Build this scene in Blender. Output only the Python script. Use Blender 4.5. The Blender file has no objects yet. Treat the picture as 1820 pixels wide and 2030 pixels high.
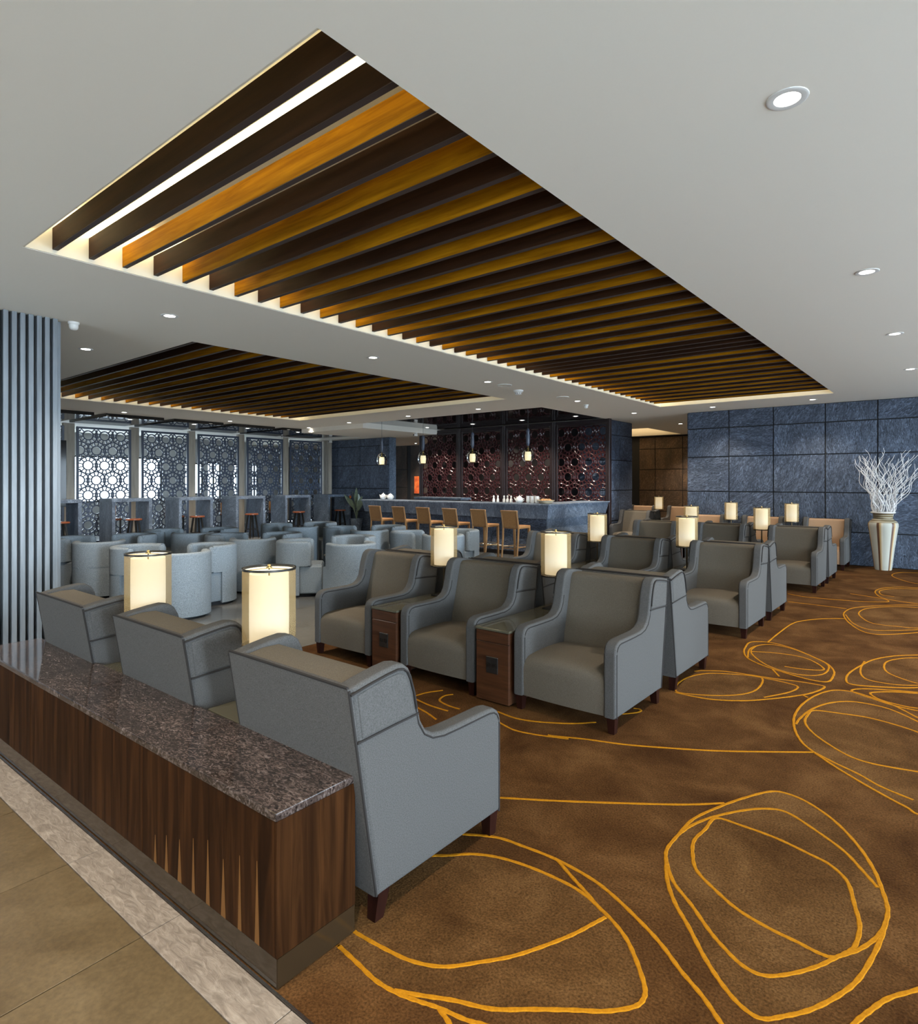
import bpy, bmesh, math, random
from mathutils import Vector, Matrix
random.seed(7)
PI = math.pi
sc = bpy.context.scene
COL = sc.collection

# ------------------------------------------------------------------ camera, sky, exposure
cam_d = bpy.data.cameras.new('camera')
cam_d.sensor_fit = 'HORIZONTAL'
cam_d.sensor_width = 36.0
cam_d.lens = 36.0 * 1218.0 / 1820.0
cam_d.shift_y = -59.0 / 1820.0
cam_d.clip_end = 200
cam = bpy.data.objects.new('camera', cam_d)
cam.location = (0, 0, 1.6)
cam.rotation_euler = (PI / 2, 0, math.atan2(993, 1218))
COL.objects.link(cam)
sc.camera = cam

WORLD_STRENGTH = 9.0
world = bpy.data.worlds.new('sky')
sc.world = world
world.use_nodes = True
bgn = world.node_tree.nodes['Background']
bgn.inputs[0].default_value = (0.70, 0.86, 1.0, 1)
bgn.inputs[1].default_value = WORLD_STRENGTH

# soft low daylight entering through the window wall on the right
sun_d = bpy.data.lights.new('low_sun', 'SUN')
sun_d.energy = 2.4
sun_d.angle = math.radians(9)
sun_d.color = (0.70, 0.86, 1.0)
sun = bpy.data.objects.new('low_sun', sun_d)
COL.objects.link(sun)
sun.location = (12, 2, 4)
sun.rotation_euler = Vector((-math.cos(math.radians(12)), math.sin(math.radians(12)), -math.tan(math.radians(3.2)))).to_track_quat('-Z', 'Y').to_euler()

vs = sc.view_settings
vs.view_transform = 'Standard'
vs.look = 'None'
vs.exposure = 0.0
vs.gamma = 1.0
vs.use_curve_mapping = False

DOWNLIGHT_W = 92.0
STRIP_STRENGTH = 7.0
LAMP_STRENGTH = 0.92

# ------------------------------------------------------------------ materials
def new_mat(name):
    m = bpy.data.materials.new(name)
    m.use_nodes = True
    nt = m.node_tree
    b = nt.nodes['Principled BSDF']
    return m, nt, b


def rgb(c):
    return (c[0], c[1], c[2], 1.0)


def tex_coord(nt, scale=(1, 1, 1), rot=(0, 0, 0), kind='Object', jitter=0.0):
    tc = nt.nodes.new('ShaderNodeTexCoord')
    mp = nt.nodes.new('ShaderNodeMapping')
    mp.inputs['Scale'].default_value = scale
    mp.inputs['Rotation'].default_value = rot
    nt.links.new(tc.outputs[kind], mp.inputs['Vector'])
    if jitter:
        oi = nt.nodes.new('ShaderNodeObjectInfo')
        mu = nt.nodes.new('ShaderNodeMath')
        mu.operation = 'MULTIPLY'
        mu.inputs[1].default_value = jitter
        nt.links.new(oi.outputs['Random'], mu.inputs[0])
        cb = nt.nodes.new('ShaderNodeCombineXYZ')
        for i in range(3):
            nt.links.new(mu.outputs[0], cb.inputs[i])
        nt.links.new(cb.outputs[0], mp.inputs['Location'])
    return mp


def noise(nt, vec, scale, detail=4, rough=0.55, dist=0.0):
    n = nt.nodes.new('ShaderNodeTexNoise')
    n.inputs['Scale'].default_value = scale
    n.inputs['Detail'].default_value = detail
    n.inputs['Roughness'].default_value = rough
    n.inputs['Distortion'].default_value = dist
    nt.links.new(vec.outputs[0], n.inputs['Vector'])
    return n


def ramp(nt, fac, stops):
    r = nt.nodes.new('ShaderNodeValToRGB')
    e = r.color_ramp.elements
    while len(e) < len(stops):
        e.new(0.5)
    for i, (p, c) in enumerate(stops):
        e[i].position = p
        e[i].color = rgb(c)
    nt.links.new(fac, r.inputs['Fac'])
    return r


def bump(nt, b, height, strength, dist=0.01):
    n = nt.nodes.new('ShaderNodeBump')
    n.inputs['Strength'].default_value = strength
    n.inputs['Distance'].default_value = dist
    nt.links.new(height, n.inputs['Height'])
    nt.links.new(n.outputs[0], b.inputs['Normal'])
    return n


def plain(name, c, rough=0.5, metal=0.0, spec=0.5):
    m, nt, b = new_mat(name)
    b.inputs['Base Color'].default_value = rgb(c)
    b.inputs['Roughness'].default_value = rough
    b.inputs['Metallic'].default_value = metal
    b.inputs['Specular IOR Level'].default_value = spec
    return m


def grained(name, stops, scale, stretch=(1, 1, 1), rough=0.5, bump_s=0.0, detail=5, dist=0.0, jitter=0.0, rot=(0, 0, 0),
            kind='Object', spec=0.5, fine=None, coat=0.0):
    m, nt, b = new_mat(name)
    mp = tex_coord(nt, stretch, rot, kind, jitter)
    n = noise(nt, mp, scale, detail, 0.6, dist)
    r = ramp(nt, n.outputs['Fac'], stops)
    out = r.outputs['Color']
    if fine:
        n2 = noise(nt, mp, fine[0], 3, 0.6)
        mx = nt.nodes.new('ShaderNodeMixRGB')
        mx.blend_type = 'MULTIPLY'
        mx.inputs['Fac'].default_value = fine[1]
        r2 = ramp(nt, n2.outputs['Fac'], [(0.3, (0.35, 0.35, 0.35)), (0.7, (1.35, 1.35, 1.35))])
        nt.links.new(out, mx.inputs[1])
        nt.links.new(r2.outputs['Color'], mx.inputs[2])
        out = mx.outputs[0]
        if bump_s:
            bump(nt, b, n2.outputs['Fac'], bump_s)
    elif bump_s:
        bump(nt, b, n.outputs['Fac'], bump_s)
    nt.links.new(out, b.inputs['Base Color'])
    b.inputs['Roughness'].default_value = rough
    b.inputs['Specular IOR Level'].default_value = spec
    b.inputs['Coat Weight'].default_value = coat
    return m


def emissive(name, c, s):
    m, nt, b = new_mat(name)
    b.inputs['Base Color'].default_value = rgb(c)
    b.inputs['Emission Color'].default_value = rgb(c)
    b.inputs['Emission Strength'].default_value = s
    return m


def slate(name, dark, light, kind='Object'):
    """riven stone: streaks whose direction changes from panel to panel"""
    m, nt, b = new_mat(name)
    tc = nt.nodes.new('ShaderNodeTexCoord')
    oi = nt.nodes.new('ShaderNodeObjectInfo')
    off = nt.nodes.new('ShaderNodeVectorMath')
    off.operation = 'ADD'
    mu = nt.nodes.new('ShaderNodeMath')
    mu.operation = 'MULTIPLY'
    mu.inputs[1].default_value = 37.0
    nt.links.new(oi.outputs['Random'], mu.inputs[0])
    cb = nt.nodes.new('ShaderNodeCombineXYZ')
    for i in range(3):
        nt.links.new(mu.outputs[0], cb.inputs[i])
    nt.links.new(tc.outputs[kind], off.inputs[0])
    nt.links.new(cb.outputs[0], off.inputs[1])
    ro = nt.nodes.new('ShaderNodeVectorRotate')
    ro.rotation_type = 'EULER_XYZ'
    an = nt.nodes.new('ShaderNodeMath')
    an.operation = 'MULTIPLY'
    an.inputs[1].default_value = 2.6
    nt.links.new(oi.outputs['Random'], an.inputs[0])
    ce = nt.nodes.new('ShaderNodeCombineXYZ')
    nt.links.new(an.outputs[0], ce.inputs[0])
    nt.links.new(an.outputs[0], ce.inputs[1])
    nt.links.new(ce.outputs[0], ro.inputs['Rotation'])
    nt.links.new(off.outputs[0], ro.inputs['Vector'])
    mp = nt.nodes.new('ShaderNodeMapping')
    mp.inputs['Scale'].default_value = (1.0, 1.0, 3.6)
    nt.links.new(ro.outputs[0], mp.inputs['Vector'])
    n1 = noise(nt, mp, 9.0, 8, 0.70, 1.8)
    n2 = noise(nt, mp, 1.2, 2, 0.5)
    r1 = ramp(nt, n1.outputs['Fac'], [(0.37, dark), (0.53, [(a + c) / 2.9 for a, c in zip(dark, light)]), (0.68, light)])
    r2 = ramp(nt, n2.outputs['Fac'], [(0.3, (0.6, 0.62, 0.66)), (0.7, (1.25, 1.22, 1.2))])
    mx = nt.nodes.new('ShaderNodeMixRGB')
    mx.blend_type = 'MULTIPLY'
    mx.inputs['Fac'].default_value = 1.0
    nt.links.new(r1.outputs['Color'], mx.inputs[1])
    nt.links.new(r2.outputs['Color'], mx.inputs[2])
    nt.links.new(mx.outputs[0], b.inputs['Base Color'])
    b.inputs['Roughness'].default_value = 0.52
    bump(nt, b, n1.outputs['Fac'], 0.85, 0.02)
    return m


M = {}
M['plaster'] = plain('ceiling_plaster', (0.86, 0.82, 0.735), 0.85, spec=0.2)
M['cream'] = plain('recess_plaster', (0.78, 0.73, 0.60), 0.8, spec=0.2)
M['white'] = plain('white_plastic', (0.75, 0.75, 0.73), 0.35)
M['carpet'] = grained('brown_carpet', [(0.28, (0.052, 0.021, 0.0065)), (0.5, (0.098, 0.044, 0.0145)), (0.72, (0.158, 0.077, 0.027))], 2.6,
                      rough=0.95, bump_s=0.5, detail=6, dist=0.4, spec=0.05, fine=(115, 0.8))
M['carpet_light'] = grained('tan_carpet', [(0.28, (0.060, 0.026, 0.0082)), (0.5, (0.114, 0.055, 0.0185)), (0.72, (0.186, 0.096, 0.035))], 2.4,
                            rough=0.95, bump_s=0.5, detail=6, dist=0.4, spec=0.05, fine=(115, 0.8))
M['gold_yarn'] = grained('gold_yarn', [(0.3, (0.36, 0.140, 0.004)), (0.7, (0.50, 0.210, 0.008))], 90, rough=0.9, bump_s=0.4, spec=0.1)
M['tile'] = grained('beige_stone_tile', [(0.3, (0.108, 0.071, 0.033)), (0.5, (0.138, 0.094, 0.046)), (0.7, (0.172, 0.121, 0.063))], 3.0,
                    rough=0.35, bump_s=0.05, detail=8, dist=0.6, jitter=11, fine=(60, 0.35))
M['tile_strip'] = grained('riven_light_stone', [(0.3, (0.17, 0.135, 0.105)), (0.5, (0.265, 0.215, 0.172)), (0.72, (0.39, 0.325, 0.265))], 14,
                          stretch=(1, 3, 1), rough=0.55, bump_s=0.4, detail=8, dist=1.2, jitter=11)
M['floor_grey'] = grained('grey_polished_stone', [(0.3, (0.085, 0.088, 0.09)), (0.7, (0.145, 0.145, 0.142))], 1.6, rough=0.22, detail=6)
M['floor_beige'] = grained('beige_polished_stone', [(0.3, (0.105, 0.096, 0.080)), (0.7, (0.150, 0.138, 0.116))], 1.6, rough=0.25, detail=6)
M['grout'] = plain('grout', (0.10, 0.09, 0.08), 0.8)
M['steel'] = plain('steel', (0.55, 0.55, 0.55), 0.25, 1.0)
M['dark_metal'] = plain('dark_metal', (0.03, 0.027, 0.024), 0.35, 0.6)
M['walnut'] = grained('walnut_veneer', [(0.30, (0.009, 0.003, 0.0008)), (0.5, (0.026, 0.0094, 0.0028)), (0.7, (0.055, 0.0205, 0.006))], 2.6,
                      stretch=(9, 9, 0.5), rough=0.55, detail=7, dist=0.7, jitter=9, spec=0.06)
M['sap'] = plain('sapwood', (0.15, 0.066, 0.018), 0.5, spec=0.15)
M['walnut_kick'] = plain('dark_kickboard', (0.030, 0.018, 0.009), 0.10, spec=0.4)
M['granite'] = grained('brown_granite', [(0.36, (0.010, 0.008, 0.008)), (0.50, (0.060, 0.043, 0.037)), (0.60, (0.125, 0.095, 0.085)), (0.72, (0.22, 0.185, 0.175))],
                       46, stretch=(0.8, 1.6, 1), rough=0.07, detail=9, dist=1.6, fine=(5, 0.6))
M['fabric'] = grained('grey_wool', [(0.3, (0.062, 0.060, 0.058)), (0.7, (0.108, 0.105, 0.102))], 240, rough=0.85, bump_s=0.22, spec=0.2, detail=2)
M['fabric_warm_lit'] = grained('grey_wool_warm_lit', [(0.3, (0.105, 0.088, 0.067)), (0.7, (0.152, 0.129, 0.100))], 240, rough=0.85, bump_s=0.22, spec=0.2, detail=2)  # grey wool again, with warm light painted into the colour
M['tan'] = grained('grey_wool_lamplit', [(0.3, (0.36, 0.225, 0.135)), (0.7, (0.46, 0.30, 0.185))], 240, rough=0.85, bump_s=0.2, spec=0.2, detail=2)  # lamp glow on the grey wool, put into its colour
M['piping'] = plain('dark_piping', (0.030, 0.027, 0.026), 0.8, spec=0.15)
M['leg_wood'] = grained('mahogany', [(0.3, (0.012, 0.004, 0.003)), (0.7, (0.030, 0.009, 0.006))], 6, stretch=(5, 5, 1), rough=0.35, spec=0.2)
M['tub'] = grained('blue_grey_tweed', [(0.32, (0.17, 0.20, 0.225)), (0.68, (0.32, 0.365, 0.40))], 120, rough=0.9, bump_s=0.3, spec=0.15, detail=3)
M['table_wood'] = grained('red_brown_veneer', [(0.3, (0.040, 0.014, 0.006)), (0.55, (0.075, 0.028, 0.012)), (0.75, (0.105, 0.042, 0.018))], 3.0,
                          stretch=(1, 1, 14), rough=0.35, detail=5)
M['sheen_glass'] = plain('sheen_glass', (0.10, 0.092, 0.064), 0.05)  # dark glass; beige reflected light is put into the colour
M['black_gloss'] = plain('black_gloss', (0.012, 0.011, 0.012), 0.04)
M['slate_blue'] = slate('blue_slate', (0.012, 0.020, 0.038), (0.195, 0.260, 0.385))
M['slate_bar'] = slate('daylit_slate', (0.060, 0.088, 0.135), (0.27, 0.345, 0.45))
M['slate_brown'] = slate('brown_slate', (0.060, 0.034, 0.018), (0.26, 0.165, 0.098))
M['joint'] = plain('dark_joint', (0.010, 0.011, 0.014), 0.7)
M['slat_dark'] = grained('dark_slat', [(0.3, (0.018, 0.007, 0.003)), (0.7, (0.045, 0.018, 0.007))], 3.0, stretch=(0.5, 8, 8), rough=0.6, detail=6, jitter=7, spec=0.12)
M['slat_honey'] = grained('honey_slat', [(0.3, (0.19, 0.072, 0.002)), (0.5, (0.34, 0.138, 0.003)), (0.72, (0.50, 0.22, 0.006))], 3.0,
                          stretch=(0.5, 9, 9), rough=0.6, detail=7, jitter=7, dist=0.4, spec=0.04)
M['slat_edge'] = plain('slat_edge', (0.045, 0.028, 0.024), 0.6)
M['batten'] = grained('grey_stained_batten', [(0.3, (0.17, 0.195, 0.22)), (0.7, (0.29, 0.325, 0.36))], 2.5, stretch=(6, 6, 0.5), rough=0.3, detail=5, jitter=5)
M['batten_back'] = plain('batten_backing', (0.020, 0.018, 0.018), 0.6)
M['screen_dark'] = plain('charcoal_lacquer', (0.062, 0.078, 0.118), 0.30)
M['screen_wine'] = plain('oxblood_lacquer', (0.046, 0.0145, 0.0170), 0.22)
M['screen_frame'] = plain('dark_screen_frame', (0.024, 0.016, 0.018), 0.35)
M['pillar_wood'] = grained('grey_brown_timber', [(0.3, (0.27, 0.235, 0.19)), (0.7, (0.42, 0.37, 0.30))], 2.2, stretch=(5, 5, 0.5), rough=0.5, detail=6)
M['cane'] = grained('golden_cane', [(0.3, (0.26, 0.125, 0.042)), (0.7, (0.40, 0.20, 0.075))], 60, rough=0.55)
M['stool_wood'] = grained('honey_oak', [(0.3, (0.22, 0.11, 0.042)), (0.7, (0.38, 0.205, 0.085))], 5, stretch=(4, 4, 1), rough=0.35)
M['red_wood'] = grained('red_brown_seat', [(0.3, (0.15, 0.045, 0.020)), (0.7, (0.27, 0.090, 0.042))], 6, rough=0.2)
M['bronze'] = plain('bronze', (0.10, 0.072, 0.040), 0.3, 0.9)
M['brass'] = plain('brass', (0.62, 0.47, 0.22), 0.25, 1.0)
M['porcelain'] = plain('porcelain', (0.80, 0.80, 0.78), 0.15)
M['bread'] = grained('bread_crust', [(0.3, (0.32, 0.15, 0.05)), (0.7, (0.55, 0.30, 0.12))], 30, rough=0.7)
M['basket'] = plain('pale_basket', (0.62, 0.52, 0.36), 0.6)
M['branch'] = grained('bleached_wood', [(0.3, (0.78, 0.74, 0.72)), (0.7, (0.90, 0.89, 0.88))], 20, rough=0.6)
M['leaf'] = grained('green_leaf', [(0.3, (0.10, 0.14, 0.10)), (0.7, (0.22, 0.28, 0.20))], 9, rough=0.4)
M['petal'] = plain('orange_petal', (0.75, 0.20, 0.03), 0.5)
M['art'] = grained('orange_abstract', [(0.3, (0.45, 0.04, 0.008)), (0.5, (0.80, 0.14, 0.015)), (0.7, (0.95, 0.32, 0.05))], 5, rough=0.5)
M['pale_wall'] = plain('pale_wall', (0.55, 0.56, 0.56), 0.7)
M['dark_wall'] = plain('dark_wall', (0.045, 0.040, 0.042), 0.6)
M['brown_wall'] = slate('brown_panel_stone', (0.035, 0.024, 0.018), (0.12, 0.085, 0.065))
M['lens'] = emissive('downlight_lens', (1.0, 0.95, 0.86), 14.0)
M['strip'] = emissive('led_strip', (1.0, 0.86, 0.52), STRIP_STRENGTH)
M['screen_tv'] = plain('tv_glass', (0.010, 0.011, 0.014), 0.08)
M['outlet'] = plain('outlet_black', (0.018, 0.017, 0.016), 0.25)


def lamp_shade_material():
    m, nt, b = new_mat('glowing_linen')
    tc = nt.nodes.new('ShaderNodeTexCoord')
    sx = nt.nodes.new('ShaderNodeSeparateXYZ')
    nt.links.new(tc.outputs['Generated'], sx.inputs[0])
    r = ramp(nt, sx.outputs['Z'], [(0.0, (0.95, 0.72, 0.40)), (0.36, (1.0, 0.92, 0.74)), (0.6, (1.0, 0.86, 0.60)), (1.0, (0.86, 0.70, 0.44))])
    b.inputs['Base Color'].default_value = (0.8, 0.74, 0.6, 1)
    nt.links.new(r.outputs['Color'], b.inputs['Emission Color'])
    b.inputs['Emission Strength'].default_value = LAMP_STRENGTH
    b.inputs['Roughness'].default_value = 0.9
    return m


M['shade'] = lamp_shade_material()
M['diffuser'] = emissive('lamp_diffuser', (1.0, 0.93, 0.74), 1.0)
M['lantern'] = emissive('lantern_linen', (1.0, 0.80, 0.45), 1.0)


def sheer_material(name, col, opacity):
    m, nt, b = new_mat(name)
    nt.nodes.remove(b)
    out = nt.nodes['Material Output']
    tr = nt.nodes.new('ShaderNodeBsdfTransparent')
    df = nt.nodes.new('ShaderNodeBsdfDiffuse')
    df.inputs[0].default_value = rgb(col)
    tl = nt.nodes.new('ShaderNodeBsdfTranslucent')
    tl.inputs[0].default_value = rgb(col)
    m1 = nt.nodes.new('ShaderNodeMixShader')
    m1.inputs[0].default_value = 0.5
    nt.links.new(df.outputs[0], m1.inputs[1])
    nt.links.new(tl.outputs[0], m1.inputs[2])
    m2 = nt.nodes.new('ShaderNodeMixShader')
    m2.inputs[0].default_value = opacity
    nt.links.new(tr.outputs[0], m2.inputs[1])
    nt.links.new(m1.outputs[0], m2.inputs[2])
    nt.links.new(m2.outputs[0], out.inputs['Surface'])
    return m


M['sheer'] = sheer_material('sheer_organza', (0.40, 0.31, 0.17), 0.52)


def clear_glass():
    m, nt, b = new_mat('clear_globe_glass')
    nt.nodes.remove(b)
    out = nt.nodes['Material Output']
    tr = nt.nodes.new('ShaderNodeBsdfTransparent')
    tr.inputs[0].default_value = (0.72, 0.78, 0.84, 1)
    gl = nt.nodes.new('ShaderNodeBsdfGlossy')
    gl.inputs['Roughness'].default_value = 0.03
    lw = nt.nodes.new('ShaderNodeLayerWeight')
    lw.inputs[0].default_value = 0.25
    mx = nt.nodes.new('ShaderNodeMixShader')
    nt.links.new(lw.outputs['Fresnel'], mx.inputs[0])
    nt.links.new(tr.outputs[0], mx.inputs[1])
    nt.links.new(gl.outputs[0], mx.inputs[2])
    nt.links.new(mx.outputs[0], out.inputs['Surface'])
    return m


M['glass'] = clear_glass()


def vase_material():
    m, nt, b = new_mat('banded_ceramic')
    tc = nt.nodes.new('ShaderNodeTexCoord')
    sx = nt.nodes.new('ShaderNodeSeparateXYZ')
    nt.links.new(tc.outputs['Object'], sx.inputs[0])
    at = nt.nodes.new('ShaderNodeMath')
    at.operation = 'ARCTAN2'
    nt.links.new(sx.outputs['Y'], at.inputs[0])
    nt.links.new(sx.outputs['X'], at.inputs[1])
    mu = nt.nodes.new('ShaderNodeMath')
    mu.operation = 'MULTIPLY_ADD'
    mu.inputs[1].default_value = 6 / (2 * PI)
    mu.inputs[2].default_value = 3.52
    nt.links.new(at.outputs[0], mu.inputs[0])
    fr = nt.nodes.new('ShaderNodeMath')
    fr.operation = 'FRACT'
    nt.links.new(mu.outputs[0], fr.inputs[0])
    r = ramp(nt, fr.outputs[0], [(0.0, (0.48, 0.47, 0.40)), (0.57, (0.50, 0.49, 0.42)), (0.60, (0.10, 0.045, 0.022)), (0.74, (0.14, 0.06, 0.03)),
                                 (0.77, (0.46, 0.29, 0.12)), (0.86, (0.55, 0.40, 0.20)), (0.90, (0.60, 0.55, 0.44))])
    r.color_ramp.interpolation = 'LINEAR'
    # plain shoulder and neck, banded in ochre
    gt = nt.nodes.new('ShaderNodeMath')
    gt.operation = 'GREATER_THAN'
    gt.inputs[1].default_value = 0.865
    nt.links.new(sx.outputs['Z'], gt.inputs[0])
    mp = tex_coord(nt, (1, 1, 1))
    n = noise(nt, mp, 9, 4)
    wv = nt.nodes.new('ShaderNodeTexWave')
    wv.bands_direction = 'Z'
    wv.inputs['Scale'].default_value = 8
    wv.inputs['Distortion'].default_value = 1.0
    nt.links.new(mp.outputs[0], wv.inputs['Vector'])
    rn = ramp(nt, wv.outputs['Fac'], [(0.2, (0.16, 0.11, 0.05)), (0.6, (0.32, 0.27, 0.17)), (0.9, (0.40, 0.36, 0.26))])
    mx = nt.nodes.new('ShaderNodeMixRGB')
    nt.links.new(gt.outputs[0], mx.inputs[0])
    nt.links.new(r.outputs['Color'], mx.inputs[1])
    nt.links.new(rn.outputs['Color'], mx.inputs[2])
    nt.links.new(mx.outputs[0], b.inputs['Base Color'])
    b.inputs['Roughness'].default_value = 0.5
    bump(nt, b, n.outputs['Fac'], 0.2)
    return m


M['vase'] = vase_material()

# ------------------------------------------------------------------ mesh helpers
class MB:
    def __init__(self):
        self.v, self.f, self.sm = [], [], []

    def add(self, verts, faces, smooth=False):
        o = len(self.v)
        self.v += [tuple(p) for p in verts]
        self.f += [tuple(i + o for i in q) for q in faces]
        self.sm += [smooth] * len(faces)
        return self

    def box(self, x0, x1, y0, y1, z0, z1):
        v = [(x0, y0, z0), (x1, y0, z0), (x1, y1, z0), (x0, y1, z0), (x0, y0, z1), (x1, y0, z1), (x1, y1, z1), (x0, y1, z1)]
        f = [(0, 3, 2, 1), (4, 5, 6, 7), (0, 1, 5, 4), (1, 2, 6, 5), (2, 3, 7, 6), (3, 0, 4, 7)]
        return self.add(v, f)

    def cbox(self, x0, x1, y0, y1, z0, z1, r=0.006):
        """box with chamfered edges"""
        bm = bmesh.new()
        bmesh.ops.create_cube(bm, size=1.0)
        for q in bm.verts:
            q.co = Vector(((x0 + x1) / 2 + q.co.x * (x1 - x0), (y0 + y1) / 2 + q.co.y * (y1 - y0), (z0 + z1) / 2 + q.co.z * (z1 - z0)))
        bmesh.ops.bevel(bm, geom=bm.edges[:], offset=r, segments=1, affect='EDGES', profile=0.5)
        return self.bm(bm)

    def rbox(self, x0, x1, y0, y1, z0, z1, r=0.03, seg=3):
        bm = bmesh.new()
        bmesh.ops.create_cube(bm, size=1.0)
        for q in bm.verts:
            q.co = Vector(((x0 + x1) / 2 + q.co.x * (x1 - x0), (y0 + y1) / 2 + q.co.y * (y1 - y0), (z0 + z1) / 2 + q.co.z * (z1 - z0)))
        bmesh.ops.bevel(bm, geom=bm.edges[:], offset=r, segments=seg, affect='EDGES', profile=0.5)
        return self.bm(bm, True)

    def bm(self, bm, smooth=False):
        bm.verts.index_update()
        self.add([q.co[:] for q in bm.verts], [[q.index for q in fc.verts] for fc in bm.faces], smooth)
        bm.free()
        return self

    def taper(self, cx, cy, z0, z1, a0, a1, dx=0.0, dy=0.0, b0=None, b1=None):
        """square leg: half-size a0 at the foot (moved by dx, dy), a1 at the top"""
        b0 = a0 if b0 is None else b0
        b1 = a1 if b1 is None else b1
        v = [(cx + dx + sx * a0, cy + dy + sy * b0, z0) for sx, sy in ((-1, -1), (1, -1), (1, 1), (-1, 1))]
        v += [(cx + sx * a1, cy + sy * b1, z1) for sx, sy in ((-1, -1), (1, -1), (1, 1), (-1, 1))]
        return self.add(v, [(0, 3, 2, 1), (4, 5, 6, 7), (0, 1, 5, 4), (1, 2, 6, 5), (2, 3, 7, 6), (3, 0, 4, 7)])

    def lathe(self, prof, n=24, cx=0, cy=0, smooth=True, caps=True):
        v, f = [], []
        for r, z in prof:
            for i in range(n):
                a = 2 * PI * i / n
                v.append((cx + r * math.cos(a), cy + r * math.sin(a), z))
        for k in range(len(prof) - 1):
            for i in range(n):
                j = (i + 1) % n
                f.append((k * n + i, k * n + j, (k + 1) * n + j, (k + 1) * n + i))
        self.add(v, f, smooth)
        if caps:
            o = len(self.v) - len(v)
            if prof[0][0] > 1e-4:
                self.f.append(tuple(o + i for i in reversed(range(n))))
                self.sm.append(False)
            if prof[-1][0] > 1e-4:
                self.f.append(tuple(o + (len(prof) - 1) * n + i for i in range(n)))
                self.sm.append(False)
        return self

    def tube(self, pts, r, n=6, closed=False):
        pts = [Vector(p) for p in pts]
        rs = r if isinstance(r, (list, tuple)) else [r] * len(pts)
        v, f = [], []
        up = Vector((0.13, 0.21, 0.97))
        m = len(pts)
        for i, p in enumerate(pts):
            if closed:
                t = pts[(i + 1) % m] - pts[i - 1]
            else:
                t = pts[min(i + 1, m - 1)] - pts[max(i - 1, 0)]
            t.normalize()
            u = t.cross(up)
            if u.length < 1e-3:
                u = t.cross(Vector((1, 0, 0)))
            u.normalize()
            w = t.cross(u)
            for k in range(n):
                a = 2 * PI * k / n
                v.append(p + (u * math.cos(a) + w * math.sin(a)) * rs[i])
        for i in range(m if closed else m - 1):
            for k in range(n):
                l = (k + 1) % n
                i2 = (i + 1) % m
                f.append((i * n + k, i * n + l, i2 * n + l, i2 * n + k))
        if not closed:
            f.append(tuple(range(n)))
            f.append(tuple((m - 1) * n + k for k in reversed(range(n))))
        return self.add(v, f, True)

    def prism_x(self, prof, x0, x1, r=0.0, seg=2, smooth=True):
        """profile of (y, z) pushed along x, outline edges rounded by r"""
        bm = bmesh.new()
        vs_ = [bm.verts.new((x0, y, z)) for y, z in prof]
        fc = bm.faces.new(vs_)
        ex = bmesh.ops.extrude_face_region(bm, geom=[fc])
        for g in ex['geom']:
            if isinstance(g, bmesh.types.BMVert):
                g.co.x = x1
        bmesh.ops.recalc_face_normals(bm, faces=bm.faces[:])
        if r:
            ed = [e for e in bm.edges if abs(e.verts[0].co.x - e.verts[1].co.x) < 1e-6]
            bmesh.ops.bevel(bm, geom=ed, offset=r, segments=seg, affect='EDGES', profile=0.5, clamp_overlap=True)
        return self.bm(bm, smooth)

    def build(self, name, mat, parent=None, loc=None, auto=True):
        me = bpy.data.meshes.new(name)
        me.from_pydata(self.v, [], self.f)
        me.polygons.foreach_set('use_smooth', self.sm)
        me.update()
        me.materials.append(mat)
        o = bpy.data.objects.new(name, me)
        COL.objects.link(o)
        if parent:
            o.parent = parent
        if loc:
            o.location = loc
        if auto and any(self.sm):
            sharp(me)
            wn = o.modifiers.new('weighted_normal', 'WEIGHTED_NORMAL')
            wn.keep_sharp = True
            wn.weight = 90
        return o


def sharp(me, ang=0.75):
    bm = bmesh.new()
    bm.from_mesh(me)
    for e in bm.edges:
        if len(e.link_faces) == 2 and e.calc_face_angle(0) > ang:
            e.smooth = False
    bm.to_mesh(me)
    bm.free()


def thing(name, label, cat, loc=(0, 0, 0), rz=0.0, group=None):
    o = bpy.data.objects.new(name, None)
    o.empty_display_size = 0.1
    COL.objects.link(o)
    o.location = loc
    o.rotation_euler = (0, 0, rz)
    o['label'] = label
    o['category'] = cat
    if group:
        o['group'] = group
    return o


def tag(o, label, cat, group=None):
    o['label'] = label
    o['category'] = cat
    if group:
        o['group'] = group
    return o


def struct(o):
    o['kind'] = 'structure'
    return o


KIDS = {}


def dup(root, loc, rz=0.0, label=None, group=None):
    """a copy of a thing with copies of its parts and sub-parts (mesh data shared)"""
    r = root.copy()
    COL.objects.link(r)
    r.location = loc
    r.rotation_euler = (0, 0, rz)
    if label:
        r['label'] = label
    if group:
        r['group'] = group
    for ch in KIDS.setdefault(root.name, list(root.children)):
        c = ch.copy()
        COL.objects.link(c)
        c.parent = r
        for g in KIDS.setdefault(ch.name, list(ch.children)):
            d = g.copy()
            COL.objects.link(d)
            d.parent = c
    return r


def share(name, src, parent, loc, rz=0.0, scale=None):
    """one more piece that uses the mesh of src"""
    o = bpy.data.objects.new(name, src.data)
    COL.objects.link(o)
    o.parent = parent
    o.location = loc
    o.rotation_euler = (0, 0, rz)
    if scale:
        o.scale = scale
    return o


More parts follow.
